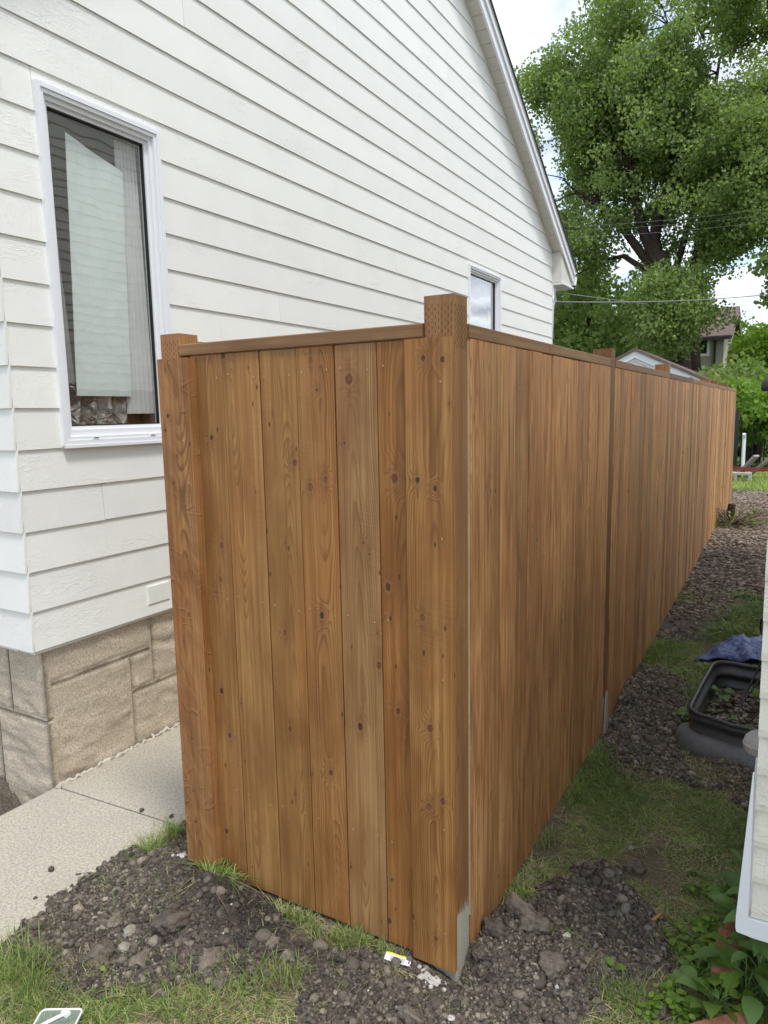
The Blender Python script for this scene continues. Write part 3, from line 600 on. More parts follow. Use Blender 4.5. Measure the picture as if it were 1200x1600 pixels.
# foundation: core plus patterned blocks
XF=-2.065; fnd=MB(); fnd.box(-7.9,XF-.001,.139,7.5,-.6,.638); hp(fnd.build('foundation',M['block']))
def block(u0,u1,z0,z1,face):
    n=max(3,int((u1-u0)/.022)); k=max(3,int((z1-z0)/.015)); u=np.linspace(u0,u1,n+1); z=np.linspace(z0,z1,k+1); U,Zg=np.meshgrid(u,z)
    ed=np.minimum(np.minimum(U-u0,u1-U),np.minimum(Zg-z0,z1-Zg)); e=np.clip(ed/.010,0,1)
    w=fbm(U*6+(9 if face else 0),Zg*17+U*5,77,3); rid=1-np.abs(w-.5)*5.; rel=e*(.002+.009*np.clip(rid,0,1)+.012*(w-.3))
    V=np.stack([XF+rel,U,Zg],-1) if face=='x' else np.stack([U,.135-rel,Zg],-1)
    id_=np.arange(U.size).reshape(U.shape); F_=np.stack([id_[:-1,:-1].ravel(),id_[:-1,1:].ravel(),id_[1:,1:].ravel(),id_[1:,:-1].ravel()],1)
    bk=V.copy(); 
    if face=='x': bk[...,0]=XF-.03
    else: bk[...,1]=.165
    off=U.size; per=list(id_[0,:])+list(id_[1:,-1])+list(id_[-1,-2::-1])+list(id_[-2:0:-1,0])
    F2=[(per[i],per[(i+1)%len(per)],per[(i+1)%len(per)]+off,per[i]+off) for i in range(len(per))]
    me=mesh_np('stone_block',np.concatenate([V.reshape(-1,3),bk.reshape(-1,3)]),np.concatenate([F_,np.array(F2)]),M['block'],None,True)
    hp(link('stone_block',me))
gp=.0012
for (a,b,c,d) in ((.137,.745,.462,.636),(.137,.605,-.04,.455),(.611,.748,.268,.455),(.611,1.3,-.04,.261),(.755,1.12,.268,.636),(1.127,1.75,.46,.636),(1.127,1.75,.268,.453),(1.31,2.1,-.04,.261),(1.757,2.4,.268,.636),(2.11,2.9,-.04,.261),(2.41,3.1,.268,.636)): block(a+gp/2,b-gp/2,c,d,'x')
for (a,b,c,d) in ((-2.30,-2.052,.300,.636),(-2.9,-2.306,.30,.636),(-2.42,-2.052,-.36,.293),(-3.1,-2.426,-.36,.293)): block(a+gp/2,b-gp/2,c,d,'y')
bd=MB(); pts=[]; 
for i in range(180):
    y=.14+i*.015; pts.append((-2.036+random.uniform(-.012,.008),y+random.uniform(-.008,.008),-.016+random.uniform(-.006,.010)))
bd.tube(pts,[random.uniform(.004,.013) for _ in pts],6); hp(bd.build('caulk_bead',M['caulk']))
tg=MB().box(XH+.006,XH+.0145,.724,.866,.695,.785); o=hp(tg.build('patch_plate',M['siding']))
# window builder
def window(w,film):
    a,b,c,d=w; wn_=hp(link('window',MB().box(XH-.05,XH-.045,a+.02,b-.02,c+.02,c+.03).mesh('window',M['vinyl'])))
    def part(nm,mb,mat,smooth=False):
        o=mb.build(nm,mat,None,smooth); o.parent=wn_; o.matrix_parent_inverse=HI.inverted()@HI if False else Matrix.Identity(4); return o
    fr=MB(); X=XH
    def ring(y0,y1,z0,z1,t,x0,x1,tb=None):
        tb=t if tb is None else tb
        fr.box(x0,x1,y0,y0+t,z0,z1); fr.box(x0,x1,y1-t,y1,z0,z1); fr.box(x0,x1,y0+t+.0003,y1-t-.0003,z1-t,z1); fr.box(x0,x1,y0+t+.0003,y1-t-.0003,z0,z0+tb)
    ring(a,b,c,d,.020,X-.02,X+.028); ring(a+.0205,b-.0205,c+.0205,d-.0205,.016,X-.03,X+.021); ring(a+.037,b-.037,c+.037,d-.037,.018,X-.045,X+.004,.03)
    ring(a+.0555,b-.0555,c+.0675,d-.0555,.016,X-.05,X-.012)
    fr.box(X-.02,X+.034,a+.004,b-.004,c-.012,c-.0005)
    part('frame',fr,M['vinyl'])
    ga,gb,gc,gd=a+.072,b-.072,c+.084,d-.072
    gk=MB(); t=.006
    for y0,y1,z0,z1 in ((ga,ga+t,gc,gd),(gb-t,gb,gc,gd),(ga+t,gb-t,gd-t,gd),(ga+t,gb-t,gc,gc+t)): gk.box(X-.036,X-.020,y0,y1,z0,z1)
    part('gasket',gk,M['black'])
    p_=MB(); p_.v=[(X-.030,ga+.001,gc+.001),(X-.030,gb-.001,gc+.001),(X-.030,gb-.001,gd-.001),(X-.030,ga+.001,gd-.001)]; p_.f=[(0,1,2,3)]
    part('pane',p_,M['glass'] if film else M['glass3'])
    for yy in (a+.17,b-.16):
        part('weep_cover',MB().box(X+.0215,X+.0245,yy-.02,yy+.02,c+.024,c+.034),M['vinyl']); part('weep_slot',MB().box(X+.0246,X+.0252,yy-.012,yy+.012,c+.027,c+.031),M['black'])
    rm=MB(); x0,x1=X-2.2,X-.121
    if film: 
        for q in ((x0-.02,x0,a-.1,b+1,c-.6,d+.4),(x0,x1,a-.12,a-.1,c-.6,d+.4),(x0,x1,b+1,b+1.02,c-.6,d+.4),(x0,x1,a-.1,b+1,d+.4,d+.42),(x0,x1,a-.1,b+1,c-.62,c-.6)): rm.box(*q)
    else: rm.box(X-.40,X-.38,a-.1,b+.1,c-.1,d+.1)
    jb=MB() 
    for q in ((X-.119,X-.051,a+.03,a+.05,c,d),(X-.119,X-.051,b-.05,b-.03,c,d),(X-.119,X-.051,a+.05,b-.05,d-.05,d-.03),(X-.119,X-.051,a+.05,b-.05,c+.03,c+.06)): jb.box(*q)
    part('jamb',jb,M['room']); part('room_lining',rm,M['room'])
    return part,(ga,gb,gc,gd)
part,(ga,gb,gc,gd)=window(wins[0],True)
# plastic film sheet behind the glass, bottom edge gathered
def sheet(y00,y01,y10,y11,z0,z1,x,n,k,amp,fr,mat,nm,ztilt=0,seed=0):
    u=np.linspace(0,1,n+1); v=np.linspace(0,1,k+1); U,V=np.meshgrid(u,v)
    Yb=y00+(y01-y00)*U; Yt=y10+(y11-y10)*U; Yg=Yb*(1-V)+Yt*V; Zg=z0+(z1+ztilt*U-z0)*V
    Xg=x+amp*np.sin(U*fr+seed+.6*np.sin(V*3+seed))+amp*.6*(fbm(U*6,V*5,seed+50,3)-.5)
    id_=np.arange(U.size).reshape(U.shape); F_=np.stack([id_[:-1,:-1].ravel(),id_[:-1,1:].ravel(),id_[1:,1:].ravel(),id_[1:,:-1].ravel()],1)
    me=mesh_np(nm,np.stack([Xg,Yg,Zg],-1),F_,mat,None,True); o=link(nm,me,None); return o
def adopt(o,w): o.parent=w; return o
w1=[o for o in bpy.data.objects if o.name=='window'][0]
adopt(sheet(.445,.765,.49,.80,1.745,2.90,XH-.055,40,60,.004,9,M['film'],'plastic_film',-.09,1),w1)
adopt(sheet(.385,.77,.43,.765,1.60,1.80,XH-.085,60,30,.018,26,M['foil'],'crumpled_film',.03,4),w1)
adopt(sheet(.74,.93,.77,.90,1.66,2.96,XH-.075,60,20,.008,40,M['curtain'],'curtain',0,2),w1)
adopt(sheet(.36,.62,.40,.55,1.6,3.0,XH-.28,40,20,.02,30,M['curtain'],'curtain',0,5),w1)
window(wins[1],False)
# gable trim: soffit panels, fascia, roof
OV=.13; ang=math.atan(SL)
def rk(y,dn=0): return 5.30-SL*(y-4.86)+dn
def rafter(y0,y1,x0,x1,d0,d1): # sloped bar on the far slope: dn offsets perpendicular-ish (vertical)
    return MB().prism([(y0,rk(y0,d0)),(y1,rk(y1,d0)),(y1,rk(y1,d1)),(y0,rk(y0,d1))],0,x0,x1)
def mirror(mb): mb.v=[(x,2*3.83-y,z) for x,y,z in mb.v]; return mb
yE=8.06
for mir in (False,True):
    f=mirror if mir else (lambda q:q)
    pm=rafter(0,.116,XH+.0,XH+OV-.001,0,.012)
    n=int((yE-3.85)/.12)
    first=None
    for i in range(n):
        y=3.85+.12*i; mb=f(rafter(y,y+.114,XH+.004,XH+OV-.002,-.004,.008)); hp(mb.build('soffit_panel',M['soffit']))
    hp(f(rafter(3.83,yE,XH+OV,XH+OV+.022,-.035,.115)).build('fascia_board',M['fascia']))
    hp(f(rafter(3.83,yE+.012,XH+OV+.0225,XH+OV+.040,.060,.128)).build('rake_trim',M['fascia']))
    hp(f(rafter(3.83,yE+.03,XH+.0,XH+OV+.048,.129,.137)).build('drip_edge',M['soffit']))
    hp(f(rafter(3.81,yE+.05,-8.4,XH+OV+.058,.139,.165)).build('roof',M['shingle']))
    eb=MB()
    if not mir:
        eb.prism([(Y1-.005,3.245),(yE+.0,3.245),(yE+.0,rk(yE)-.01),(Y1-.005,rk(Y1)-.01)],0,XH-.3,XH+OV-.004); hp(eb.build('eave_box',M['soffit']))
        hp(MB().box(XH-.3,XH+OV+.02,Y1-.003,yE+.01,3.222,3.2435).build('eave_trim',M['fascia']))
        gt=MB().prism([(yE+.015,3.28),(yE+.09,3.28),(yE+.125,3.36),(yE+.125,3.39),(yE+.015,3.39)],0,-8.3,XH+OV+.03); hp(gt.build('gutter',M['vinyl']))
    else: hp(f(MB().box(-8.3,XH+OV,Y1-.003,yE+.01,3.222,3.2435)).build('eave_trim',M['fascia']))
cb_=MB().box(XH-.02,XH+.016,Y1-.004,Y1+.016,.62,3.24); hp(cb_.build('corner_trim',M['fascia']))
# service bracket at the far corner
br=MB(); bc=Vector((XH+.02,Y1+.06,3.05))
for dz,rr in ((0,.05),(.1,.035)):
    br.tube([bc+Vector((0,rr*math.cos(t),dz+rr*math.sin(t))) for t in np.linspace(0,2*math.pi,13)],.009,6,False)
br.tube([bc+Vector((0,-.05,.2)),bc+Vector((0,-.03,0)),bc+Vector((0,-.05,-.5))],.008,6)
hp(br.build('service_bracket',M['vinyl'],smooth=True))
# ================================================================ NEIGHBOURING BUILDING
nb=thing('cream_building','neighbouring building clad in rough cream siding with white bottom trim at the right edge','building',(.731,.18,.3))
NI=Matrix.Translation((-.731,-.18,-.3))
def npar(o): o.parent=nb; o.matrix_parent_inverse=NI; return o
cz=.0975
EP=[at(px,py,1,.182) for px,py in ((1174,1432),(1177,1330),(1180,1262),(1184.5,1180),(1187,1100),(1190,1030),(1195.5,900),(1199.5,845),(1206,760))]
EZ=[p[2] for p in EP]; EX=[p[0] for p in EP]
for k in range(24):
    z=.348+cz*k; j=random.uniform(-.0015,.0015)
    n=22; mbv=[]; u=np.linspace(0,1,n+1); rs=np.random.default_rng(k)
    # front shake course: rough lower lip
    lip=.012+.004*(rs.random(n+1)-.5)
    mb=MB(); ex=float(np.interp(z+.03,EZ,EX)); xs=ex+u*(1.69-ex)
    for i in range(n+1):
        mb.v+=[(xs[i],.18-lip[i],z+rs.uniform(-.002,.002)),(xs[i],.18-lip[i]-.001,z+.018),(xs[i],.18-.001,z+cz-.002),(xs[i],.196,z+cz-.002),(xs[i],.196,z)]
    for i in range(n):
        for q in range(5): q2=(q+1)%5; mb.f.append((5*i+q,5*i+5+q,5*i+5+q2,5*i+q2))
    mb.f+=[tuple(range(5)),tuple(5*n+q for q in (4,3,2,1,0))]
    npar(mb.build('siding_board',M['cream']))
    xw=ex+.004
    mb=MB().prism([(xw-.004,z),(xw-.004,z+.018),(xw+.001,z+cz-.002),(xw+.03,z+cz-.002),(xw+.03,z)],1,.1975,1.25)
    # prism axis 1: polygon is (x,z)
    npar(mb.build('siding_board',M['creamy']))
npar(MB().box(.757,1.70,.198,1.23,.33,2.66).build('wall',M['creamy']))
npar(MB().box(.66,1.71,.08,1.34,2.692,2.75).build('bay_roof',M['shingle']))
npar(MB().box(1.72,5,-.6,5.3,-.3,4.9).build('wall',M['creamy']))
for k in range(44):
    z=.40+.102*k; npar(MB().prism([(1.7035,z),(1.7025,z+.012),(1.7165,z+.10),(1.719,z+.10),(1.719,z)],1,-.6,5.3).build('siding_board',M['creamy']))
tr=MB(); tr.prism([(.7185,.312),(.7215,.300),(.760,.296),(1.70,.296),(1.70,.345),(.7185,.345)],1,.160,.176)
tr.prism([(.7185,.345),(.7465,.345),(.7440,.60),(.7415,.735),(.7385,.735)],1,.160,.176); tr.box(.722,.757,.1765,1.26,.296,.345)
npar(tr.build('bottom_trim',M['vinyl'])); npar(MB().box(.765,1.70,.2,1.22,.305,.325).build('bay_floor',M['vinyl']))
npar(MB().box(1.725,4.9,-.55,5.25,-.6,-.31).build('foundation',M['block']))
npar(MB().box(1.6,5.2,-.8,5.5,4.905,4.98).build('roof',M['shingle']))
# speckled dome on the side of the building
dq=Vector((.728,.62,.40)); q1=at(1186,1142,1,.62); q2=at(1186,1176,1,.62)
dm=thing('dome_cap','small speckled grey dome beside the cream wall above the window well','vent cap',(q1[0]+.004,.62,q2[2]))
R_=.046; H_=q1[2]-q2[2]
pr=[(.0,0),(R_*.8,0.0),(R_*.97,H_*.12),(R_*1.0,H_*.36),(R_*1.03,H_*.38),(R_*1.03,H_*.42),(R_*.99,H_*.44)]+[(R_*.98*math.cos(t),H_*.44+H_*.56*math.sin(t)) for t in np.linspace(.1,math.pi/2,7)]
MB().lathe(pr,seg=24).build('dome_shell',M['grey_dome'],dm,True)
MB().box(.0,.03,-.012,.012,.005,.02).build('mounting_arm',M['grey_dome'],dm)
# ---------------------------------------------------------------- leaves
def leaf_mesh(name,L,Wd,mat,curl=.25,fold=.25,tint=.5,n=6,point=1.6):
    V=[];F_=[];
    for i in range(n+1):
        t=i/n; w=Wd*.5*(math.sin(math.pi*min(t**.75,1))**.8 if 0<t<1 else 0.02)*(1-.25*max(0,t-.6)*point)
        y=L*t*(1-.12*curl*t); z=L*(.18*math.sin(t*2.2)-curl*t*t)
        V+=[(-w,y,z+w*fold),(0,y,z),(w,y,z+w*fold)]
    for i in range(n):
        for k in (0,1): F_.append((3*i+k,3*i+k+1,3*i+k+4,3*i+k+3))
    return mesh_np(name,V,F_,mat,{'tint':np.clip(np.full(len(V),tint)+np.tile([0,.12,0],n+1),0,1)},True)
LM=[leaf_mesh('leaf',.13,.075,M['leaf_dark'],.3,.25,t) for t in (.1,.5,.9)]+[leaf_mesh('leaf',.13,.075,M['leaf_lime'],.3,.25,t) for t in (.3,.8)]
def plant(name,label,px,py,n,size,tall,kinds,spread=.1,z=None,cat='plant',group=None,wid=1.):
    q=at(px,py,2,-.02 if z is None else z); x,y=q[0],q[1]; zz=h1(x,y) if z is None else z
    t=thing(name,label,cat,(x,y,zz),group); st=MB()
    for i in range(n):
        a=2.4*i+random.uniform(-.4,.4); hh=tall*(.3+.7*(i+1)/n)*random.uniform(.85,1.1); r=spread*random.uniform(.25,1.)*(1-.3*i/n)
        p=Vector((math.cos(a)*r,math.sin(a)*r,hh)); st.tube([(0,0,0),(p*.5)+Vector((0,0,hh*.25)),p],[.0028,.0022,.0015],4,False)
        s=size*random.uniform(.65,1.15)/.13
        link('leaf',LM[random.choice(kinds)],t,p,(random.uniform(-.25,.45),random.uniform(-.3,.3),a-math.pi/2+random.uniform(-.5,.5)),(s*wid,s,s))
    st.build('stem',M['grass_stem'],t); return t
M['grass_stem']=simple('green_stem',(.10,.17,.04),.6,.2,30,.1)
# ================================================================ SCATTER: clods, crumbs, grass
ICO=None
t_=(1+5**.5)/2; iv=np.array([(-1,t_,0),(1,t_,0),(-1,-t_,0),(1,-t_,0),(0,-1,t_),(0,1,t_),(0,-1,-t_),(0,1,-t_),(t_,0,-1),(t_,0,1),(-t_,0,-1),(-t_,0,1)],float); iv/=np.linalg.norm(iv[0])
if_=np.array([(0,11,5),(0,5,1),(0,1,7),(0,7,10),(0,10,11),(1,5,9),(5,11,4),(11,10,2),(10,7,6),(7,1,8),(3,9,4),(3,4,2),(3,2,6),(3,6,8),(3,8,9),(4,9,5),(2,4,11),(6,2,10),(8,6,7),(9,8,1)])
def subdiv(v,f):
    v=list(map(tuple,v)); c={}; nf=[]
    def mid(a,b):
        k=(min(a,b),max(a,b))
        if k not in c: p=(np.array(v[a])+np.array(v[b]))/2; p/=np.linalg.norm(p); c[k]=len(v); v.append(tuple(p))
        return c[k]
    for a,b,d in f: x,y,z=mid(a,b),mid(b,d),mid(d,a); nf+=[(a,x,z),(b,y,x),(d,z,y),(x,y,z)]
    return np.array(v),np.array(nf)
iv1,if1=subdiv(iv,if_)
def stones(x,y,s,tint,v0=iv,f0=if_,sink=.25,jit=.28,el=1.):
    if len(v0)>12: jit=.17
    n=len(x); k=len(v0); V=np.repeat(v0[None],n,0)*(1+jit*(rng.random((n,k,1))-.5)*2)
    V=V*(rng.uniform(.65,1.25,(n,1,3)))*s[:,None,None]; V[:,:,2]*=.8; V[:,:,0]*=el; V[:,:,2]/=el**.7
    a=rng.uniform(0,6.28,n); ca,sa=np.cos(a)[:,None],np.sin(a)[:,None]; xr=V[:,:,0]*ca-V[:,:,1]*sa; yr=V[:,:,0]*sa+V[:,:,1]*ca
    z=hat(x,y); V=np.stack([xr+x[:,None],yr+y[:,None],V[:,:,2]+(z+s*(.8-2*sink)*.6)[:,None]],-1)
    F_=(f0[None]+np.arange(n)[:,None,None]*k).reshape(-1,3); return V.reshape(-1,3),F_,np.repeat(tint,k)
def dirtpts(n,x0,x1,y0,y1,grassy=False):
    x=rng.uniform(x0,x1,n); y=rng.uniform(y0,y1,n); d,ch=masks(x,y); ok=(~d if grassy else d)
    bad=(x>-1.08)&(x<0.0)&(y>.0)&(y<3.4); bad|=(x<0.01)&(x>-1.08)&(y>.02); bad|=(x<-1.33)&~d; bad|=(x<-2.05)&(y>.12); bad|=grassy&(x>.37)&(y>1.72)&(y<3.0)&(x+.02*y>.45)
    ok&=~bad; return x[ok],y[ok]
parts=[]
x,y=dirtpts(95000,-1.5,.8,-.9,.75); s=rng.lognormal(math.log(.0042),.45,len(x)).clip(.0018,.014); mo=np.exp(-((x+.66)/.30)**2-((y+.12)/.13)**2)+.8*np.exp(-((x+.95)/.2)**2-((y+.02)/.09)**2); parts.append(stones(x,y,s,rng.beta(1.6,2.8,len(x))*.97*(1-.85*mo.clip(0,1))))
x,y=dirtpts(34000,-.1,.75,.7,3.6); s=rng.lognormal(math.log(.006),.42,len(x)).clip(.003,.016); parts.append(stones(x,y,s,rng.beta(1.8,2.4,len(x))*.97))
def moist(x,y): return np.exp(-((x+.66)/.26)**2-((y+.10)/.10)**2)*.9+np.exp(-((x+.95)/.2)**2-((y+.02)/.09)**2)*.7
def join(ps):
    V=[];F_=[];T=[];o_=0
    for v,f,t in ps: V.append(v); F_.append(f+o_); T.append(t); o_+=len(v)
    return np.concatenate(V),np.concatenate(F_),np.concatenate(T)
x=rng.uniform(-1.4,.95,60000); y=rng.uniform(-.9,2.8,60000); jx=x+rng.normal(0,.05,len(x)); jy=y+rng.normal(0,.05,len(x)); d,_=masks(jx,jy); d0,_=masks(x,y); ok=d&~d0&~((x<.01)&(x>-1.08)&(y>-.002))&(x>-1.32); x,y=x[ok],y[ok]; s=rng.lognormal(math.log(.0045),.45,len(x)).clip(.002,.012); parts.append(stones(x,y,s,rng.beta(1.8,2.6,len(x))*.95))
V,F_,T=join(parts); tag(link('soil_crumbs',mesh_np('soil_crumbs',V,F_,M['clod'],{'tint':T},False)),'dark crumbly soil and grit lying over the dug earth','soil',kind='stuff')
parts=[]
x,y=dirtpts(1500,-1.5,.8,-.9,.75); s=rng.lognormal(math.log(.011),.35,len(x)).clip(.007,.024); parts.append(stones(x,y,s,rng.beta(1.8,3.2,len(x))*.9,iv1,if1))
x,y=dirtpts(700,-.05,.75,.7,4.4); s=rng.lognormal(math.log(.0125),.35,len(x)).clip(.008,.026); parts.append(stones(x,y,s,rng.beta(2,2.6,len(x)),iv1,if1))
V,F_,T=join(parts); tag(link('soil_lumps',mesh_np('soil_lumps',V,F_,M['clod'],{'tint':T},True)),'loose fist sized and smaller lumps of grey soil along the fence','soil',kind='stuff')
# wood chips and grit further along
x=rng.uniform(-.02,1.6,16000); y=rng.uniform(3.9,11.5,16000); d,_=masks(x,y); x,y=x[d],y[d]; s=rng.uniform(.006,.016,len(x))*(1+y*.05); V,F_,T=stones(x,y,s,rng.beta(1.6,1.5,len(x)),iv,if_,.3,.45,1.9)
tag(link('bark_chips',mesh_np('bark_chips',V,F_,M['chip'],{'tint':T},False)),'brown bark chips and grit covering the strip at the far end of the fence','mulch',kind='stuff')
# ================================================================ WINDOW WELL
ww=thing('window_well','black ribbed plastic window well holding leaf litter and seedlings beside the cream wall','window well',(.45,2.2,-.02))
WI=Matrix.Translation((-.45,-2.2,.02))
def wpz(px,py,z): q=at(px,py,2,z); return (q[0],q[1])
zr=.165
nl=wpz(1081,1108,zr); fl=wpz(1117,1034,zr)
# plan outline of the rim: near edge to the wall, rounded near corner, left side, rounded far corner, far edge to the wall
def rnd(p,c,q,n=7):
    return [tuple(np.array(p)*(1-t)**2+2*np.array(c)*t*(1-t)+np.array(q)*t*t) for t in np.linspace(0,1,n)]
cN=(nl[0]-.012,nl[1]-.035); cF=(fl[0]-.004,fl[1]+.04)
plan=[(1.45,cN[1]-.14),(.60,cN[1]-.055)]+rnd((cN[0]+.10,cN[1]-.012),cN,(cN[0]+.002,cN[1]+.10))+[((cN[0]*.5+cF[0]*.5)-.004,(cN[1]+cF[1])/2)]+rnd((cF[0]-.004,cF[1]-.10),cF,(cF[0]+.09,cF[1]+.004))+[(.62,cF[1]-.01),(1.45,cF[1]-.03)]
plan=np.array(plan); cen=np.array([.95,(cN[1]+cF[1])/2])
tn=np.gradient(plan,axis=0); nn=np.stack([tn[:,1],-tn[:,0]],1); nn/=np.linalg.norm(nn,axis=1)[:,None]
sgn=np.sign(((plan-cen)*nn).sum(1)); nn*=sgn[:,None]
prof=[(.012,zr-.010),(.010,zr),(0.,zr+.003),(-.006,zr-.004)]
for i in range(1,26):
    t=i/25; z=zr-.004-t*.235; prof.append((-.006-.004+.016*math.sin(t*2*math.pi*3.0-.6)*.9,z))
outer=[(o_+.007,z) for o_,z in prof[4:]][::-1]
full=prof+[(prof[-1][0]+.004,prof[-1][1]-.004)]+outer
V=[];F_=[]
for i in range(len(plan)):
    for o_,z in full: V.append((plan[i,0]+nn[i,0]*o_,plan[i,1]+nn[i,1]*o_,z))
K=len(full)
for i in range(len(plan)-1):
    for k in range(K): k2=(k+1)%K; F_.append((i*K+k,(i+1)*K+k,(i+1)*K+k2,i*K+k2))
me=mesh_np('well_wall',V,F_,M['blackplastic'],None,True); o=link('well_wall',me,ww); o.matrix_parent_inverse=WI
from math import hypot
cx_=rng.uniform(.4,1.3,2600); cy_=rng.uniform(plan[:,1].min(),plan[:,1].max(),2600); pin=inpoly(cx_,cy_,plan-nn*.03); cx_,cy_=cx_[pin],cy_[pin]
V,F_,T=stones(cx_,cy_,rng.uniform(.005,.013,len(cx_)),rng.beta(1.3,2.,len(cx_)),iv,if_,.3,.4,2.2); V[:,2]+=np.repeat(.012-hat(cx_,cy_),12)
o=link('leaf_litter',mesh_np('leaf_litter',V,F_,M['chip'],{'tint':T}),ww); o.matrix_parent_inverse=WI; tag(o,kind='stuff')
# bulging lower flange at the near side
V=[];F_=[]; pr=[(.0,.062),(.02,.066),(.045,.055),(.066,.03),(.074,-.005),(.07,-.05),(.0,-.06)]
sel=[i for i in range(len(plan)) if i<=8]
for i in sel:
    for o_,z in pr: V.append((plan[i,0]+nn[i,0]*(o_-.004),plan[i,1]+nn[i,1]*(o_-.004),z))
K=len(pr)
for i in range(len(sel)-1):
    for k in range(K-1): F_.append((i*K+k,(i+1)*K+k,(i+1)*K+k+1,i*K+k+1))
b0=(len(sel)-1)*K
me=mesh_np('well_flange',V,F_,simple('grey_worn_plastic',(.16,.165,.165),.5,.4,30,.2,spec=.4),None,True); o=link('well_flange',me,ww); o.matrix_parent_inverse=WI
# litter floor in the well
P=plan-nn*.03; V=[(cen[0],cen[1],.03)]+[(p[0],p[1],.0) for p in P]; F_=[(0,i,i+1,i+1) for i in range(1,len(P))]
mb=MB(); mb.v=[tuple(v) for v in V]; mb.f=[(0,i,i+1) for i in range(1,len(P))]; 
me=mb.mesh('litter_floor',M['clod']); o=link('litter_floor',me,ww); o.matrix_parent_inverse=WI
# white concrete crumbs by the post, and crumbs along the front boards
def crumbs(name,label,px,py,n,sp,s0,mat=None):
    q=at(px,py,2,-.03); x=q[0]+rng.normal(0,sp,n); y=q[1]+rng.normal(0,sp*.7,n); s=rng.uniform(.5,1.3,n)*s0; V,F_,T=stones(x,y,s,rng.uniform(.95,1.,n),iv1,if1,.0)
    tag(link(name,mesh_np(name,V,F_,mat or M['white'],{'tint':T},True)),label,'crumbs',kind='stuff')
crumbs('pale_gravel','pale broken concrete crumbs heaped at the foot of the corner post',668,1537,70,.022,.0075)
crumbs('pale_gravel','small white foam or plaster crumbs on the soil by the left cover board',286,1356,60,.013,.006)
crumbs('pale_gravel','scatter of pale grit on the soil right of the corner post',800,1500,120,.10,.004,M['rock'])
for px,py,s0 in ((466,1412,.01),(870,1560,.006),(350,1475,.005),(190,1395,.005),(705,1595,.01),(235,1425,.004),(363,1434,.004),(75,1455,.004),(575,1548,.004),(310,1430,.004)):
    q=at(px,py,2,0); x=np.array([q[0]]); y=np.array([q[1]]); V,F_,T=stones(x,y,np.array([s0]),np.array([1.]),iv1,if1,.05)
    t=link('white_pebble',mesh_np('white_pebble',V,F_,M['white'],{'tint':T},True)); 
    tag(t,{466:'white lump on the soil against the middle front boards',870:'pale pebble on the soil pile right of the fence',705:'whitish lump on grit at the bottom edge in front of the corner'}.get(px,{350:'white speck between the largest clod and the front boards',190:'white speck at the upper edge of the left soil heap',235:'white speck on the dark earth above the largest clod',363:'white speck on the moist dark earth by the second board',75:'cream speck at the left end of the soil heap',575:'white speck on the soil left of the yellow packet',310:'small white speck straight above the wide brownish clod'}.get(px,'white speck')),'pebble','white pebbles on the soil')
# big clods and stones as things
iv3,if3=subdiv(*subdiv(iv1,if1))
def clod(px,py,wpx,hpx,label,mat='clod',tint=.5,name='soil_clod',zs=.7):
    q=at(px,py,2,0.0); d=(q-Vector((CX,CY,CZ))).dot(Fv); r=wpx/2/FPX*d; rs=np.random.default_rng(int(px*3+py))
    V=iv3.copy(); o3=rs.uniform(0,50); nz_=fbm(V[:,0]*1.6+o3,V[:,1]*1.6+V[:,2]*1.3,int(px),4)-.5; n2=lumps(V[:,0]*1.+o3,V[:,1]+V[:,2]*.8,.35,int(py))
    n3=fbm(V[:,0]*6+o3,V[:,1]*6+V[:,2]*5,int(py)+3,3)-.5
    V=V*(1+.8*nz_+.14*n2+.35*n3-.05)[:,None]; V*=np.array([r,r*hpx/wpx*1.1,r*zs]); 
    me=mesh_np(name,V,if3,M[mat],{'tint':np.clip(tint-.17+nz_*.5,0,1)},True); o=link(name,me,None,(q[0],q[1],h1(q[0],q[1])+r*.22),(0,0,rs.uniform(-.4,.4))); tag(o,label,'clod' if name=='soil_clod' else 'stone','lumps on the dug soil'); return o
clod(268,1462,44,50,'largest rounded grey clod on the soil heap in front of the fence',tint=.42)
clod(160,1492,38,44,'smooth dark clod left on the soil heap nearest the grass',tint=.5)
clod(222,1502,26,34,'angular grey clod between the largest clod and the grass strip',tint=.66)
clod(182,1443,20,30,'pale elongated clod on the slope of the heap below the walkway',tint=.68)
clod(204,1463,20,20,'knobbly pale stone in the middle of the left soil heap','rock',.9,'stone')
clod(196,1487,20,16,'flat pale grey stone below the knobbly stone','rock',.9,'stone')
clod(332,1510,38,44,'wide crumbly brownish clod right of the largest clod',tint=.68)
clod(347,1540,24,26,'light brown clod at the front edge of the soil by the grass',tint=.6)
clod(640,1590,44,24,'low grey clod at the bottom edge below the yellow packet',tint=.6)
clod(835,1470,46,32,'big dark grey clod on the right soil heap beside the fence',tint=.6)
clod(812,1452,50,26,'broad clod sprinkled with grit against the right soil heap',tint=.6)
clod(992,1352,30,20,'single dark clod lying on the grass beyond the right soil heap',tint=.55)
clod(905,1372,24,20,'dark clod at the top of the right soil heap',tint=.5)
clod(905,1405,17,14,'light brown clod in the middle of the right soil heap',tint=.75)
clod(862,1530,44,40,'reddish grey clod in the lower right soil heap',tint=.62)
clod(885,1472,12,13,'round cream pebble in the middle of the right soil heap','white',1,'stone')
clod(425,1480,26,24,'grey clod in front of the middle of the fence panel',tint=.7)
clod(450,1500,24,22,'brownish clod beside the small grass tuft in front',tint=.75)
clod(505,1445,20,20,'grey clod half in the grass at the foot of the front boards',tint=.7)
clod(987,1321,11,10,'small dark and white stone on the grass right of the fence','rock',.8,'stone')
clod(770,1470,40,30,'dark clod pressed against the corner post foot',tint=.4)
clod(750,1500,26,24,'dark clod in the hole beside the corner post',tint=.35)
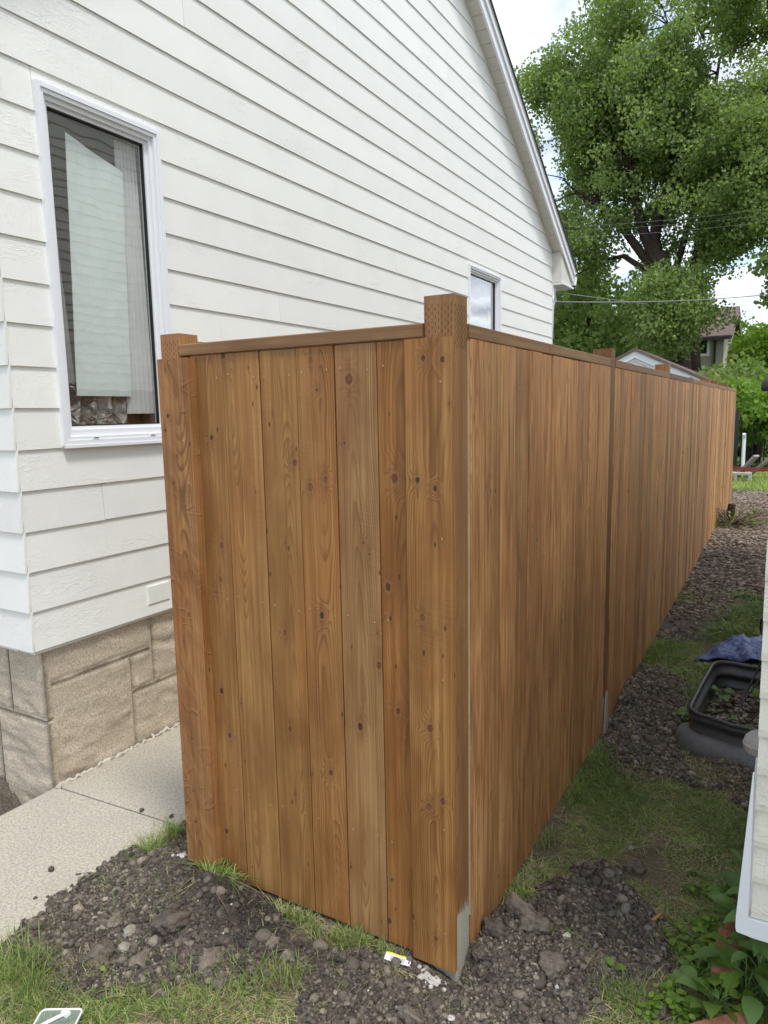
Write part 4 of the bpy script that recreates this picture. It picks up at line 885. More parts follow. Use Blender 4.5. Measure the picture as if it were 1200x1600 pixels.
clod(1030,1580,22,26,'dark stone in the grass at the bottom right','clod',.5,'stone')
for px,py,w,lb in ((84,1418,9,'soil crumb on the walkway nearest the soil heap at its left end'),(125,1390,5,'small crumb on the walkway just above the edge of the soil heap'),(55,1404,6,'soil crumb on the walkway near the left edge of the picture'),(75,1402,5,'tiny crumb beside the largest flake on the walkway'),(222,1267,8,'dark crumb lying just before the walkway joint'),(268,1277,9,'dark crumb on the walkway joint close to the left cover board'),(80,1360,11,'largest flat dark flake of soil out on the walkway'),(112,1385,6,'crumb on the walkway right of the largest flake'),(136,1382,7,'right one of two crumbs between the largest flake and the heap'),(215,1330,12,'dark flake of soil on the walkway by the grass tuft')):
    q=at(px,py,2,-.02); V,F_,T=stones(np.array([q[0]]),np.array([q[1]]),np.array([w/2/FPX*2.5]),np.array([.2]),iv1,if1,0); V[:,2]+= -.02-hat(np.array([q[0]]),np.array([q[1]]))[0]
    tag(link('soil_crumb',mesh_np('soil_crumb',V,F_,M['clod'],{'tint':T},True)),lb,'soil crumb','crumbs on the walkway')
# ---- grass
def blades(x,y,h,w,lean,mat,name,label,tint,z=None,flat=0.):
    n=len(x); a=rng.uniform(0,6.283,n); dx,dy=np.cos(a),np.sin(a); z=hat(x,y) if z is None else z
    wx,wy=-dy,dx; V=np.zeros((n,6,3)); 
    for i,(t,ww_) in enumerate(((0.,1.),(.5,.85),(1.,.12))):
        px=x+dx*lean*t**1.6; py=y+dy*lean*t**1.6; pz=z-.003+h*(t-.35*t*t*(lean/(h+1e-6)).clip(0,2))
        for s_,sg in ((0,-1),(1,1)):
            V[:,2*i+s_,0]=px+wx*w*ww_*sg*.5; V[:,2*i+s_,1]=py+wy*w*ww_*sg*.5; V[:,2*i+s_,2]=pz
    q=np.array([(0,1,3,2),(2,3,5,4)]); F_=(q[None]+np.arange(n)[:,None,None]*6).reshape(-1,4)
    return V.reshape(-1,3),F_,np.repeat(tint,6)
gp_=[];sp_=[]
def dens(x,y): return fbm(x*5,y*5,61,3)
def add_grass(n,x0,x1,y0,y1,hm,wm,thr=.36,extra=None):
    wm*=1.35; hm*=1.25
    x,y=dirtpts(n,x0,x1,y0,y1,True); dn=dens(x,y)
    ok=(dn>thr-.1*rng.random(len(x)))
    if extra is not None: ok&=extra(x,y)
    x,y,dn=x[ok],y[ok],dn[ok]; lush=np.clip((fbm(x*2.2,y*2.2,63,2)-.3)*2.2,0.15,1.2)
    # longer along the fence foot
    edge=np.exp(-np.abs(x-.03)/.08)*(y>0); edge=np.maximum(edge,np.exp(-np.abs(y+.02)/.06)*(x<0))
    h=hm*(.45+.75*lush+.5*edge)*rng.uniform(.4,1.15,len(x)); lean=h*rng.uniform(.5,2.8,len(x)); w=wm*rng.uniform(.6,1.3,len(x))
    tint=np.clip(rng.normal(.42,.32,len(x))+(.5-lush)*.2,0,1); dry=rng.random(len(x))<(.25+.5*(1-lush.clip(0,1)))
    gp_.append(blades(x[~dry],y[~dry],h[~dry],w[~dry],lean[~dry],None,None,None,tint[~dry]))
    sp_.append(blades(x[dry],y[dry],h[dry]*.5,w[dry]*.8,lean[dry]*1.3,None,None,None,tint[dry]))
add_grass(45000,-1.5,-.0,-.95,.03,.036,.0024,.36)
add_grass(85000,.0,1.2,-.3,1.7,.036,.0026,.47)
add_grass(42000,.0,1.2,1.7,3.6,.05,.0036,.45)
add_grass(16000,.0,.9,3.6,5.2,.06,.006,.35)
add_grass(45000,-1.3,1.6,-3.2,-.95,.04,.0034,.34)
x=rng.uniform(-1.0,2.6,26000); y=rng.uniform(11.3,17,26000); gp_.append(blades(x,y,rng.uniform(.04,.12,26000),np.full(26000,.014),rng.uniform(.02,.1,26000),None,None,None,rng.uniform(.5,1,26000)))
x,y=dirtpts(9000,-1.4,.9,-.9,3.4); kk=fbm(x*7,y*7,71,2)>.52; x,y=x[kk],y[kk]; n_b=len(x); hh=rng.uniform(.012,.04,n_b); gp_.append(blades(x,y,hh,np.full(n_b,.0026),hh*rng.uniform(.5,2,n_b),None,None,None,rng.random(n_b)))
# denser tufts
def tuft(px,py,n,r,hm,z=-.02,drypart=.1):
    q=at(px,py,2,z); x=q[0]+rng.normal(0,r,n); y=q[1]+rng.normal(0,r*.7,n); ok=~((x<0.005)&(x>-1.08)&(y>-.003)); x,y=x[ok],y[ok]; n=len(x)
    h=hm*rng.uniform(.5,1.2,n); dry=rng.random(n)<drypart; t=rng.beta(2,2.4,n); L=h*rng.uniform(.2,1.1,n); w=rng.uniform(.0014,.003,n)
    zz=np.maximum(hat(x,y),-.022 if px<300 else -1)
    gp_.append(blades(x[~dry],y[~dry],h[~dry],w[~dry],L[~dry],None,None,None,t[~dry],zz[~dry])); sp_.append(blades(x[dry],y[dry],h[dry]*.8,w[dry],L[dry],None,None,None,t[dry],zz[dry]))
for a in ((270,1305,160,.03,.075),(240,1318,90,.03,.05),(215,1335,60,.03,.04),(345,1385,260,.04,.03),(470,1440,260,.035,.05),(560,1468,420,.04,.055),(600,1480,260,.03,.055),(520,1470,220,.04,.045),(640,1488,120,.02,.05),(440,1540,200,.04,.05),(30,1520,500,.06,.07),(60,1570,400,.06,.06),(120,1525,240,.03,.03,-.02,.9),(145,1515,200,.03,.035,-.02,.95),(780,1400,200,.04,.06),(840,1310,260,.05,.07),(890,1240,300,.06,.07),(920,1190,240,.05,.07),(980,1575,260,.05,.05),(300,1570,300,.08,.05),(390,1560,200,.05,.05),(1000,1030,500,.10,.08),(960,1215,300,.08,.06),(1040,950,500,.15,.09),(1120,1230,220,.06,.05,-.02,.9),(1100,1215,150,.05,.05,-.02,.9),(1130,1255,200,.06,.04,-.02,.85),(1150,1200,120,.04,.04,-.02,.8)): tuft(*a)
V,F_,T=join(gp_); tag(link('grass',mesh_np('grass',V,F_,M['grass'],{'tint':T},True)),'short patchy green grass around the dug soil','grass',kind='stuff')
V,F_,T=join(sp_); tag(link('dry_grass',mesh_np('dry_grass',V,F_,M['straw'],{'tint':T},True)),'dry straw coloured grass blades lying among the green ones','grass',kind='stuff')
# clover and small round leaved weeds in the lawn by the cream wall
n_c=2600; P_=wp([(1040,1400),(1150,1380),(1175,1440),(1120,1640),(990,1600),(1050,1540)]); x=rng.uniform(P_[:,0].min(),P_[:,0].max(),n_c); y=rng.uniform(P_[:,1].min(),P_[:,1].max(),n_c); ok=inpoly(x,y,P_)&(fbm(x*16,y*16,88,2)>.56); x,y=x[ok],y[ok]; z=hat(x,y)+rng.uniform(.008,.035,len(x))
u=rng.normal(0,1,(len(x),3)); u[:,2]*=.3; u/=np.linalg.norm(u,axis=1)[:,None]; v=np.cross(u,np.array([0,0,1.])+rng.normal(0,.25,(len(x),3))); v/=np.linalg.norm(v,axis=1)[:,None]; sz=rng.uniform(.004,.011,(len(x),1)); c3=np.stack([x,y,z],1)
V=np.concatenate([np.stack([c3+(u*math.cos(t)+v*math.sin(t))*sz for t in np.linspace(0,2*math.pi,7)[:-1]],1)]).reshape(-1,3); F_=np.arange(len(x)*6).reshape(-1,6)
tag(link('clover',mesh_np('clover',V,F_,M['leaf_lime'],{'tint':np.repeat(rng.random(len(x)),6)})),'small round leaved clover and weeds spread through the lawn by the cream wall','ground cover',kind='stuff')
# roots and straws across the soil
rt=MB()
for i in range(90):
    x,y=dirtpts(30,-1.4,.7,-.8,.7); 
    if not len(x): continue
    x,y=x[0],y[0]; a=random.uniform(0,6.28); L=random.uniform(.015,.07); pts=[]
    for k in range(5): 
        xx=x+math.cos(a)*L*k/4; yy=y+math.sin(a)*L*k/4; a+=random.uniform(-.3,.3); pts.append((xx,yy,h1(xx,yy)+.008+.006*math.sin(k)))
    rt.tube(pts,.0009,3,False)
tag(rt.build('root_fibres',M['twig']),'thin dry roots and straws lying across the soil','roots',kind='stuff')
# ================================================================ SMALL THINGS
q=at(622,1504,2,-.012); d1=at(643,1509,2,-.012)-at(603,1499,2,-.012); L=d1.length
pkt=thing('paper_packet','small white packet with a yellow stripe lying on the soil before the corner board','packet',(q[0],q[1],h1(q[0],q[1])+.012)); pkt.rotation_euler=(math.radians(14),math.radians(3),math.atan2(d1[1],d1[0]))
pm=MB(); n=10
for j,yy in enumerate((-.0135,0,.0135)):
    for i in range(n+1): u=-L/2+L*i/n; pm.v.append((u,yy,.0015*math.sin(i*.9)+(.002 if j==1 else 0)))
for j in range(2):
    for i in range(n): a=j*(n+1)+i; pm.f.append((a,a+1,a+n+2,a+n+1))
o=pm.build('packet_sheet',M['packet'],pkt); md=o.modifiers.new('thick','SOLIDIFY'); md.thickness=.0012
# clear plastic lid bottom left
q=at(92,1604,2,.03); e1=at(133,1577,2,.03)-at(68,1578,2,.03); e2=at(62,1600,2,.03)-at(68,1578,2,.03)
lid=thing('clear_plastic_lid','clear plastic lid with rounded white rim and an arm at the bottom left corner','lid',(at(66,1577,2,.03)[0],at(66,1577,2,.03)[1],.03))
ux=e1.normalized(); W_=e1.length; uy=Vector((ux[1],-ux[0],0)); H_=W_*1.0
def lp(u,v,z=0): p=ux*u+uy*v; return (p[0],p[1],z)
def rrect(i,r,n=5):
    o_=[]
    for cx,cy,a0 in ((W_-i-r,i+r,-90),(W_-i-r,H_-i-r,0),(i+r,H_-i-r,90),(i+r,i+r,180)):
        for k in range(n): a=math.radians(a0+90*k/(n-1)); o_.append((cx+r*math.cos(a),cy+r*math.sin(a)))
    return o_
mb=MB(); rr_=rrect(.001,.012); mb.tube([lp(u,v) for u,v in rr_]+[lp(*rr_[0])],.0028,6,False); mb.build('rim',M['vinyl'],lid,True)
mb=MB(); mb.v=[lp(u,v,-.0005) for u,v in rr_]; mb.f=[tuple(range(len(rr_)))]; mb.build('clear_panel',M['clear'],lid)
mb=MB(); mb.tube([lp(W_*.62,H_*.17,.004),lp(W_*.30,H_*.42,.004),lp(W_*.1,H_*.6,.004)],.0045,6); b=lp(W_*.64,H_*.16); mb.box(b[0]-.011,b[0]+.011,b[1]-.007,b[1]+.007,-.001,.009); mb.build('arm',M['vinyl'],lid)
# edging bricks
for px,py,rz,lb,z in ((1148,1443,1.3,'upper reddish edging brick half hidden by big leaves under the cream wall',.02),(1130,1492,1.35,'lower reddish edging brick among leaves near the right edge',.02),(1122,1612,.5,'orange edging brick cut off by the bottom edge near the leafy plants',.0)):
    q=at(px,py,2,z); n_=MB(); a,b,c=.035,.085,.03; k=.005
    n_.prism([(-a+k,-c),(a-k,-c),(a,-c+k),(a,c-k),(a-k,c),(-a+k,c),(-a,c-k),(-a,-c+k)],1,-b,b); o=n_.build('edging_brick',M['brick'],None); o.location=(q[0]+.01,q[1],z-.01); o.rotation_euler=(.08,.1,rz-1.57+.2); tag(o,lb,'brick','edging bricks')
# leafy plants (bottom right) and seedlings
pl=[('leafy_plant','big dark green leaved plant under the corner of the cream wall',1188,1505,26,.10,.20,[0,1,2],.12,.85),
 ('leafy_plant','dark leafed plant at the right edge below the first one',1190,1560,24,.085,.15,[1,2,3],.12,1.),
 ('leafy_plant','pointed light green sprout in front of the lower edging brick',1165,1560,8,.10,.12,[1,3,3],.07,.55),
 ('leafy_plant','round leaved seedling cluster at the bottom right edge of the picture',1120,1575,18,.06,.05,[3,2,4],.09,1.3),
 ('leafy_plant','small bright weeds left of the leafy plants on the lawn edge',1080,1480,14,.034,.03,[3,4,4],.08,1.3),
 ('leafy_plant','small bright weeds in the grass below the cream wall corner',1125,1470,10,.04,.035,[3,4],.06,1.2),
 ('leafy_plant','low weeds with rounded leaves near the bottom of the lawn',1090,1530,12,.04,.04,[3,4,2],.08,1.3),
 ('leafy_plant','narrow leaved plant rising along the white corner trim',1163,1400,7,.08,.10,[1,3],.06,.5),
 ('leafy_plant','dark leaves beside the upper edging brick',1168,1440,12,.085,.14,[0,1,1],.1,.8)]
for nm,lb,px,py,n,s,tl_,kd,spd,wd in pl: plant(nm,lb,px,py,n,s,tl_,kd,spd,group='leafy plants below the cream wall',wid=wd)
sd_=[('seedling','seedling with broad pale leaves inside the window well',1130,1095,5,.075,.06,[3,1],.045,.02,'inside'),
 ('seedling','larger leaves at the right inside the window well',1186,1105,6,.08,.08,[3,1],.06,.02,'in'),
 ('seedling','small leaves at the near end inside the window well',1160,1135,5,.05,.03,[1,3],.05,.02,'in'),
 ('weed','dark weed growing at the left near corner of the window well',1072,1140,9,.05,.10,[1,2],.03,None,''),
 ('weed','yellow green leaf clump between the blue tarp and the window well',1098,1058,6,.06,.05,[3,4],.03,None,''),
 ('weed','small round leaf weed by the fence on the lawn',940,1215,4,.03,.02,[3],.03,None,''),
 ('weed','lone rounded leaf weed in the lawn right of the soil heap',1088,1368,3,.03,.015,[2,3],.02,None,''),
 ('weed','tiny green sprout beside the cream pebble on the soil heap',890,1480,5,.012,.01,[3],.012,None,''),
 ('weed','single fresh leaf at the bottom of the right soil heap',960,1535,2,.035,.012,[3],.008,None,''),
 ('weed','single oval leaf on the soil edge at the bottom left',60,1540,2,.03,.015,[3],.01,None,''),
 ('weed','yellowish young leaf in front of the soil heap',165,1537,2,.022,.015,[4],.008,None,'')]
for nm,lb,px,py,n,s,tl_,kd,spd,z,_ in sd_: plant(nm,lb,px,py,n,s,tl_,kd,spd,z=z,wid=1.2,cat='weed')
# cables looping at the well
cbm=thing('black_cable','black cable hanging from the cream wall and looping into the window well','cable',(.71,2.2,.1))
def curve_tube(pts,r,nm,mat,par,seg=6,off=Vector((0,0,0))):
    P=[Vector(p)-off for p in pts]; out_=[]
    for i in range(len(P)-1):
        p0=P[max(i-1,0)];p1=P[i];p2=P[i+1];p3=P[min(i+2,len(P)-1)]
        for k in range(6):
            t=k/6; out_.append(.5*((2*p1)+(p2-p0)*t+(2*p0-5*p1+4*p2-p3)*t*t+(3*p1-p0-3*p2+p3)*t**3))
    out_.append(P[-1]); return MB().tube(out_,r,seg).build(nm,mat,par,True)
off=Vector((.71,2.2,.1))
def cp(px,py,y): return at(px,py,1,y)
curve_tube([cp(1196,1020,2.35),cp(1183,1048,2.3),cp(1167,1080,2.2),cp(1160,1100,2.1),cp(1166,1112,2.0),cp(1190,1112,1.95)],.0045,'cable_loop',M['cable'],cbm,off=off)
curve_tube([cp(1192,1055,2.3),cp(1175,1078,2.2),cp(1160,1098,2.1),cp(1153,1115,1.98),cp(1160,1130,1.9),cp(1175,1125,1.9),cp(1185,1110,1.95)],.0045,'cable_loop',M['cable'],cbm,off=off)
curve_tube([cp(1197,960,3.0),cp(1189,972,3.0),cp(1190,988,2.98),cp(1198,1000,2.9)],.007,'cable_loop',M['cable'],cbm,off=off)
# blue tarp
tp=[];n=26;k=12; q=at(1085,1042,2,-.0); q2=at(1200,1010,2,.1)
U,V=np.meshgrid(np.linspace(0,1,n+1),np.linspace(0,1,k+1))
A=np.array(at(1082,1042,2,-.01)); B=np.array(at(1205,1050,2,-.01)); A2=np.array(at(1118,1012,2,.02)); B2=np.array(at(1215,1006,2,.02))
A[1]+=.0; P=(A*(1-U[...,None])+B*U[...,None])*(1-V[...,None])+(A2*(1-U[...,None])+B2*U[...,None])*V[...,None]
P[...,2]=.0+hat(P[...,0],P[...,1])+.012+.10*fbm(U*5,V*3,91,3)*np.clip(U*3,0,1)*np.sin(np.clip(V,0,1)*math.pi)**.6+.035*np.abs(np.sin(U*9+V*4+2*fbm(U*3,V*3,92,2)))*np.clip(U*4,0,1)
id_=np.arange(U.size).reshape(U.shape); F_=np.stack([id_[:-1,:-1].ravel(),id_[:-1,1:].ravel(),id_[1:,1:].ravel(),id_[1:,:-1].ravel()],1)
o=link('blue_tarp',mesh_np('blue_tarp',P,F_,M['tarp'],None,False)); tag(o,'crumpled blue tarp on the grass behind the window well','tarp'); md=o.modifiers.new('thick','SOLIDIFY'); md.thickness=.002
# pale splash guard at the second post foot
mb=MB(); a0=at(953,1118,0,.01); mb.prism([(1.832,-.03),(1.905,-.03),(1.90,.10),(1.885,.17),(1.868,.20),(1.845,.12)],0,.008,.016)
tag(mb.build('pale_stake',M['concrete']),'pale grey pointed stake standing against the fence at its second post','stake')
# orange scrap
q=at(1025,1432,2,0); mb=MB(); mb.prism([(-.006,-.022),(.006,-.022),(.004,.024),(-.002,.02)],2,0,.006); o=mb.build('wood_scrap',simple('orange_wood_scrap',(.45,.2,.07),.8,.2,30,.2)); o.location=(q[0],q[1],h1(q[0],q[1])+.012); o.rotation_euler=(.5,.2,-.6); tag(o,'small orange wood splinter at the right side of the soil heap','scrap')
# ================================================================ FAR YARD
# dead shrub by the fence
def twiggy(name,label,x,y,n,h,sp,seed,leafy=0,lm=None):
    rs=random.Random(seed); z=h1(x,y); t=thing(name,label,'shrub',(x,y,z)); mb=MB(); tips=[]
    for i in range(n):
        a=rs.uniform(0,6.28); L=h*rs.uniform(.4,1.); p=Vector((0,0,0)); dr=Vector((math.cos(a)*sp,math.sin(a)*sp,rs.uniform(.2,1))).normalized(); pts=[p.copy()]
        for k in range(4): dr=(dr+Vector((rs.uniform(-.3,.3),rs.uniform(-.3,.3),rs.uniform(-.35,.2)))).normalized(); p=p+dr*L/4; pts.append(p.copy())
        mb.tube(pts,[.006,.005,.004,.003,.002],4,False); tips+=pts[2:]
    mb.build('twigs',M['twig'],t)
    if leafy:
        V=[];F_=[];T=[]
        for i in range(leafy):
            p=rs.choice(tips)+Vector([rs.uniform(-.06,.06) for _ in range(3)]); s=rs.uniform(.015,.03); u=Vector([rs.uniform(-1,1) for _ in range(3)]).normalized(); v=u.cross(Vector([rs.uniform(-1,1) for _ in range(3)])).normalized(); b=len(V)
            V+=[tuple(p-u*s),tuple(p+v*s*.6),tuple(p+u*s),tuple(p-v*s*.6)]; F_.append((b,b+1,b+2,b+3)); T+=[rs.random()]*4
        link('foliage',mesh_np('foliage',V,F_,lm,{'tint':T}),t)
    return t
q=at(1128,835,2,.19); twiggy('dead_shrub','brown twiggy cut back shrub with few green leaves at the fence end',.16,7.9,190,.62,1.5,5,200,M['leaf_lime'])
o=MB().tube([(0,0,0),(.02,.01,.22)],[.05,.045],8).build('tree_stump',M['bark']); o.location=(.12,8.1,h1(.12,8.1)); tag(o,'short dark stump inside the cut back shrub','stump')
hs=curve_tube([(.48,10.9,.30),(.52,10.6,.24),(.62,10.3,.22),(.74,10.1,.22)],.03,'black_hose',M['cable'],None); tag(hs,'short bent black pipe lying on the mulch at the far end','pipe')
# grass mound handled by blades; cinder block with two cores
q=at(1163,760,1,12.6); ck=MB(); cw=(at(1174,760,1,12.6)-at(1146,760,1,12.6)).length/2+.05
q=Vector((at(1150,757,1,12.6)[0],12.6,h1(.0,12.6)))
blk=MB(); L=.5;H=.2
for a,b in ((0,.05),(.23,.27),(.45,.5)): blk.box(a,b,0,.19,.036,H-.036)
blk.box(0,.5,0,.19,H-.035,H); blk.box(0,.5,0,.19,0,.035); o=blk.build('cinder_block',simple('cinder',(.45,.42,.36),.95,.2,30,.5)); o.location=(at(1173,760,1,12.6)[0]-.5,12.6,h1(0,12.6)-.02); tag(o,'pale concrete block on its side on the far grass','concrete block')
def beam(name,p,q_,w,t,mat,label,cat,group=None):
    p=Vector(p);q_=Vector(q_); L=(q_-p).length; o=MB().box(-w/2,w/2,-t/2,t/2,0,L).build(name,mat); o.location=p; o.rotation_euler=(q_-p).to_track_quat('Z','Y').to_euler(); tag(o,label,cat,group); return o
beam('leaning_board',at(1148,748,1,13.3),at(1182,712,1,13.1),.16,.04,M['greyboard'],'grey weathered board leaning up behind the red tape, nearer the fence','board','leaning boards')
beam('leaning_board',at(1165,746,1,13.3),at(1210,712,1,13.1),.16,.04,M['greyboard'],'grey weathered board leaning behind the red tape at the right edge','board','leaning boards')
a=at(1140,731,1,12.9); b=at(1230,733,1,12.9)
tp_=MB(); n=14
for i in range(n+1):
    t=i/n; x=a[0]+(b[0]-a[0])*t; z=a[2]+(b[2]-a[2])*t-.02*math.sin(t*3.14); tw=.0035*math.sin(i*1.7); tp_.v+=[(x,12.9+tw,z-.035),(x,12.9-tw,z+.035)]
for i in range(n): tp_.f.append((2*i,2*i+2,2*i+3,2*i+1))
o=tp_.build('red_tape',M['tape']); tag(o,'red barrier tape stretched low across the far yard','tape'); md=o.modifiers.new('t','SOLIDIFY'); md.thickness=.002
# iron fence bars beyond
ifn=thing('iron_fence','black iron bar fence in front of the far green shrubs','fence',(-1.,15.2,.2))
for i in range(30):
    link('bar',MB().box(-.012,.012,-.012,.012,0,1.25).mesh('bar',M['iron']) if i==0 else ifn.children[0].data,ifn,(-.2+.11*i,0,0))
for z in (.15,1.1): MB().box(-.25,3.2,-.016,-.0125,z,z+.03).build('crossbar',M['iron'],ifn)
o=MB().box(-1.5,.75,0,.06,0,1.35).build('dark_panel',M['darkwall']); o.location=(at(1150,700,1,14.6)[0]-.72,14.6,.2); tag(o,'dark grey panel just past the end of the wooden fence','panel')
o=MB().tube([(0,0,0),(0,0,.75),(.0,-.05,.85)],.035,8).build('downspout',M['vinyl']); o.location=(at(1162,700,1,14.5)[0],14.5,.22); tag(o,'white downspout beside the dark panel beyond the fence','downspout')
lq=at(1199,600,1,12.)
lmp=thing('round_lamp','round dark grey lamp head cut by the right edge in front of the trees','lamp',(lq[0]+.03,12.,.2))
MB().lathe([(.0,.0),(.11,.01),(.13,.06),(.11,.16),(.05,.22),(0,.23)],(0,0,lq[2]-.2-.12),16).build('lamp_head',M['darkwall'],lmp,True)
MB().lathe([(0,-.005),(.07,-.004),(.07,.01)],(0,0,lq[2]-.2-.13),16).build('lamp_glass',M['white'],lmp,True)
MB().tube([(.3,0,0),(.3,0,lq[2]-.2-.02),(.0,0,lq[2]-.2)],.02,8).build('pole',M['iron'],lmp)
# garage
gY=20.; ga_=at(992,547,1,gY); gr_=at(1168,623,1,gY); gx0=ga_[0]; hw=gr_[0]-ga_[0]; zr_=ga_[2]; ze=gr_[2]
gar=thing('garage','white gabled garage with brown roof behind the wooden fence','garage',(gx0,gY,-.1))
def gl(mb,nm,mat): mb.v=[(x-gx0,y-gY,z+.1) for x,y,z in mb.v]; return mb.build(nm,mat,gar)
sl_=(zr_-ze)/hw; iw=hw-.35
gl(MB().prism([(gx0-iw,-.1),(gx0+iw,-.1),(gx0+iw,ze+.1),(gx0,zr_-.06),(gx0-iw,ze+.1)],1,gY+.05,gY+6),'wall',M['garage'])
for s_ in (-1,1):
    e=gx0+s_*(hw+.02); gl(MB().prism([(gx0,zr_-.22),(e,ze-.22),(e,ze-.02),(gx0,zr_-.02)],1,gY,gY+.03),'fascia_board',M['fascia'])
    gl(MB().prism([(gx0,zr_-.33),(gx0+s_*(hw-.1),ze-.31),(gx0+s_*(hw-.1),ze-.27),(gx0,zr_-.29)],1,gY+.032,gY+.045),'frieze_board',M['stucco2'])
    gl(MB().prism([(gx0,zr_-.018),(e+s_*.06,ze-.04),(e+s_*.06,ze+.03),(gx0,zr_+.06)],1,gY-.05,gY+6.2),'roof',M['brownroof'])
    gl(MB().prism([(e+s_*.065,ze-.14),(e+s_*.17,ze-.14),(e+s_*.17,ze-.02),(e+s_*.065,ze-.02)],1,gY-.02,gY+6.2),'gutter',M['darkwall'])
gz=MB()
gl(MB().box(gx0+iw-.05,gx0+iw+.05,gY+.12,gY+.19,-.1,ze-.05),'corner_trim',M['fascia'])
# stucco house behind
sY=33.; p1=at(1127,620,1,sY); sx=p1[0]; eav=at(1125,527,1,sY)[2]; rg=at(1138,478,1,sY)[2]+.2
shs=thing('stucco_house','grey stucco house with steep brown roof standing behind the big tree','house',(sx,sY,0))
def sl2(mb,nm,mat): mb.v=[(x-sx,y-sY,z) for x,y,z in mb.v]; return mb.build(nm,mat,shs)
x_l=at(920,560,1,sY)[0]
sl2(MB().box(x_l,sx,sY,sY+.2,-1,eav),'wall',M['stucco'])
rgy=sY+3.2; sl2(MB().prism([(sY+.201,-1),(sY+6.4,-1),(sY+6.4,eav),(rgy,rg-.1),(sY+.201,eav)],0,sx-.25,sx),'wall',M['stucco2'])
for s_ in (0,1):
    y0,y1=(sY-.35,rgy) if s_==0 else (sY+6.75,rgy); z0_=eav-.1
    sl2(MB().prism([(y0,z0_),(y1,rg),(y1,rg+.15),(y0,z0_+.15)],0,x_l-.4,sx+.35),'roof',M['brownroof'])
    sl2(MB().prism([(y0,z0_-.12),(y1,rg-.12),(y1,rg-.01),(y0,z0_-.01)],0,sx+.28,sx+.34),'barge_board',M['stucco2'])
sl2(MB().box(x_l-.3,sx+.3,sY-.45,sY-.36,eav-.13,eav+.0),'gutter',M['darkwall'])
wa=at(1075,525,1,sY); wb=at(1094,557,1,sY)
for k in range(2):
    xw=wa[0]-4.6*k
    wf=sl2(MB().box(xw,xw+.9,sY-.05,sY-.001,wb[2],wa[2]),'window',M['vinyl']); mb=MB(); mb.box(.1+xw-sx,.8+xw-sx,-.06,-.0505,wb[2]+.12,wa[2]-.12); mb.build('pane',M['glass2'],wf)
sl2(MB().box(at(1115,560,1,sY)[0],at(1115,560,1,sY)[0]+.08,sY-.09,sY-.002,-1,eav-.14),'downspout',M['darkwall'])
# ---------------------------------------------------------------- trees
def quad_leaves(cen_,n_per,rad,size,seed,flat=.5):
    r=np.random.default_rng(seed); n=len(cen_)*n_per; c=np.repeat(cen_,n_per,0); o_=r.normal(0,1,(n,3)); o_/=np.linalg.norm(o_,axis=1)[:,None]; o_*=(r.random((n,1))**.45)*rad*np.array([1,1,.75]); p=c+o_
    u=r.normal(0,1,(n,3)); u/=np.linalg.norm(u,axis=1)[:,None]; w=r.normal(0,1,(n,3)); w[:,2]*=flat; v=np.cross(u,w); v/=np.linalg.norm(v,axis=1)[:,None]; s=size*r.uniform(.6,1.25,(n,1))
    V=np.stack([p-u*s*.5,p+v*s*.42-u*s*.1,p+u*s*.5,p-v*s*.42-u*s*.1],1).reshape(-1,3)
    F_=np.arange(n*4).reshape(-1,4); ct=np.repeat(r.random(len(cen_)),n_per); T=np.repeat(np.clip(ct*.55+r.random(n)*.5,0,1),4); return V,F_,T
def tree(name,label,base,limbs,blobs,ncl,n_per,rad,size,mat,seed,hole=None,group=None,skip=0.0):
    base=Vector(base); t=thing(name,label,'tree',base,group); r=np.random.default_rng(seed)
    tk=MB(); tk.tube([Vector(p)-base for p in limbs[0][0]],[a*.85 for a in limbs[0][1]],12); tk.build('trunk',M['bark'],t,True)
    for P,Rr in limbs[1:]: MB().tube([Vector(p)-base for p in P],[a*.78 for a in Rr],8).build('branch',M['bark'],t,True)
    vol=np.array([b[1][0]*b[1][1]*b[1][2] for b in blobs]); pr_=vol/vol.sum(); cs=[]
    while len(cs)<ncl:
        b=blobs[r.choice(len(blobs),p=pr_)]; d=r.normal(0,1,3); d/=np.linalg.norm(d); d*=r.random()**.38; p=np.array(b[0])+d*np.array(b[1])
        nv=fbm(np.array([p[0]*.8+p[1]*.2]),np.array([p[2]*.8+p[1]*.12]),seed,2)[0]
        if nv<skip: continue
        if hole is not None and hole(p): continue
        cs.append(p)
    cs=np.array(cs); V,F_,T=quad_leaves(cs,n_per,rad,size,seed); V=V-np.array(base)
    link('crown',mesh_np('crown',V,F_,mat,{'tint':T}),t)
    if ncl>1000:
        tips=[Vector(a).lerp(Vector(b),k/5) for P,_r in limbs[1:] for a,b in zip(P[:-1],P[1:]) for k in range(1,6)]; tw=MB(); rr_=random.Random(4)
        for c_ in cs[::9]:
            c_=Vector(c_); q_=min(tips,key=lambda v:(v-c_).length)
            if (q_-c_).length>2.4: continue
            m_=(q_+c_)/2+Vector([rr_.uniform(-.3,.3) for _ in range(3)]); tw.tube([q_-base,m_-base,c_-base],[.035,.022,.008],4,False)
        tag(tw.build('twigs',M['bark'],t),kind='stuff')
    return t
tY=26.
def T_(px,py,dy=0): q=at(px,py,1,tY+dy); return (q[0],q[1],q[2])
bt=T_(1064,640); bt=(bt[0],tY,0.)
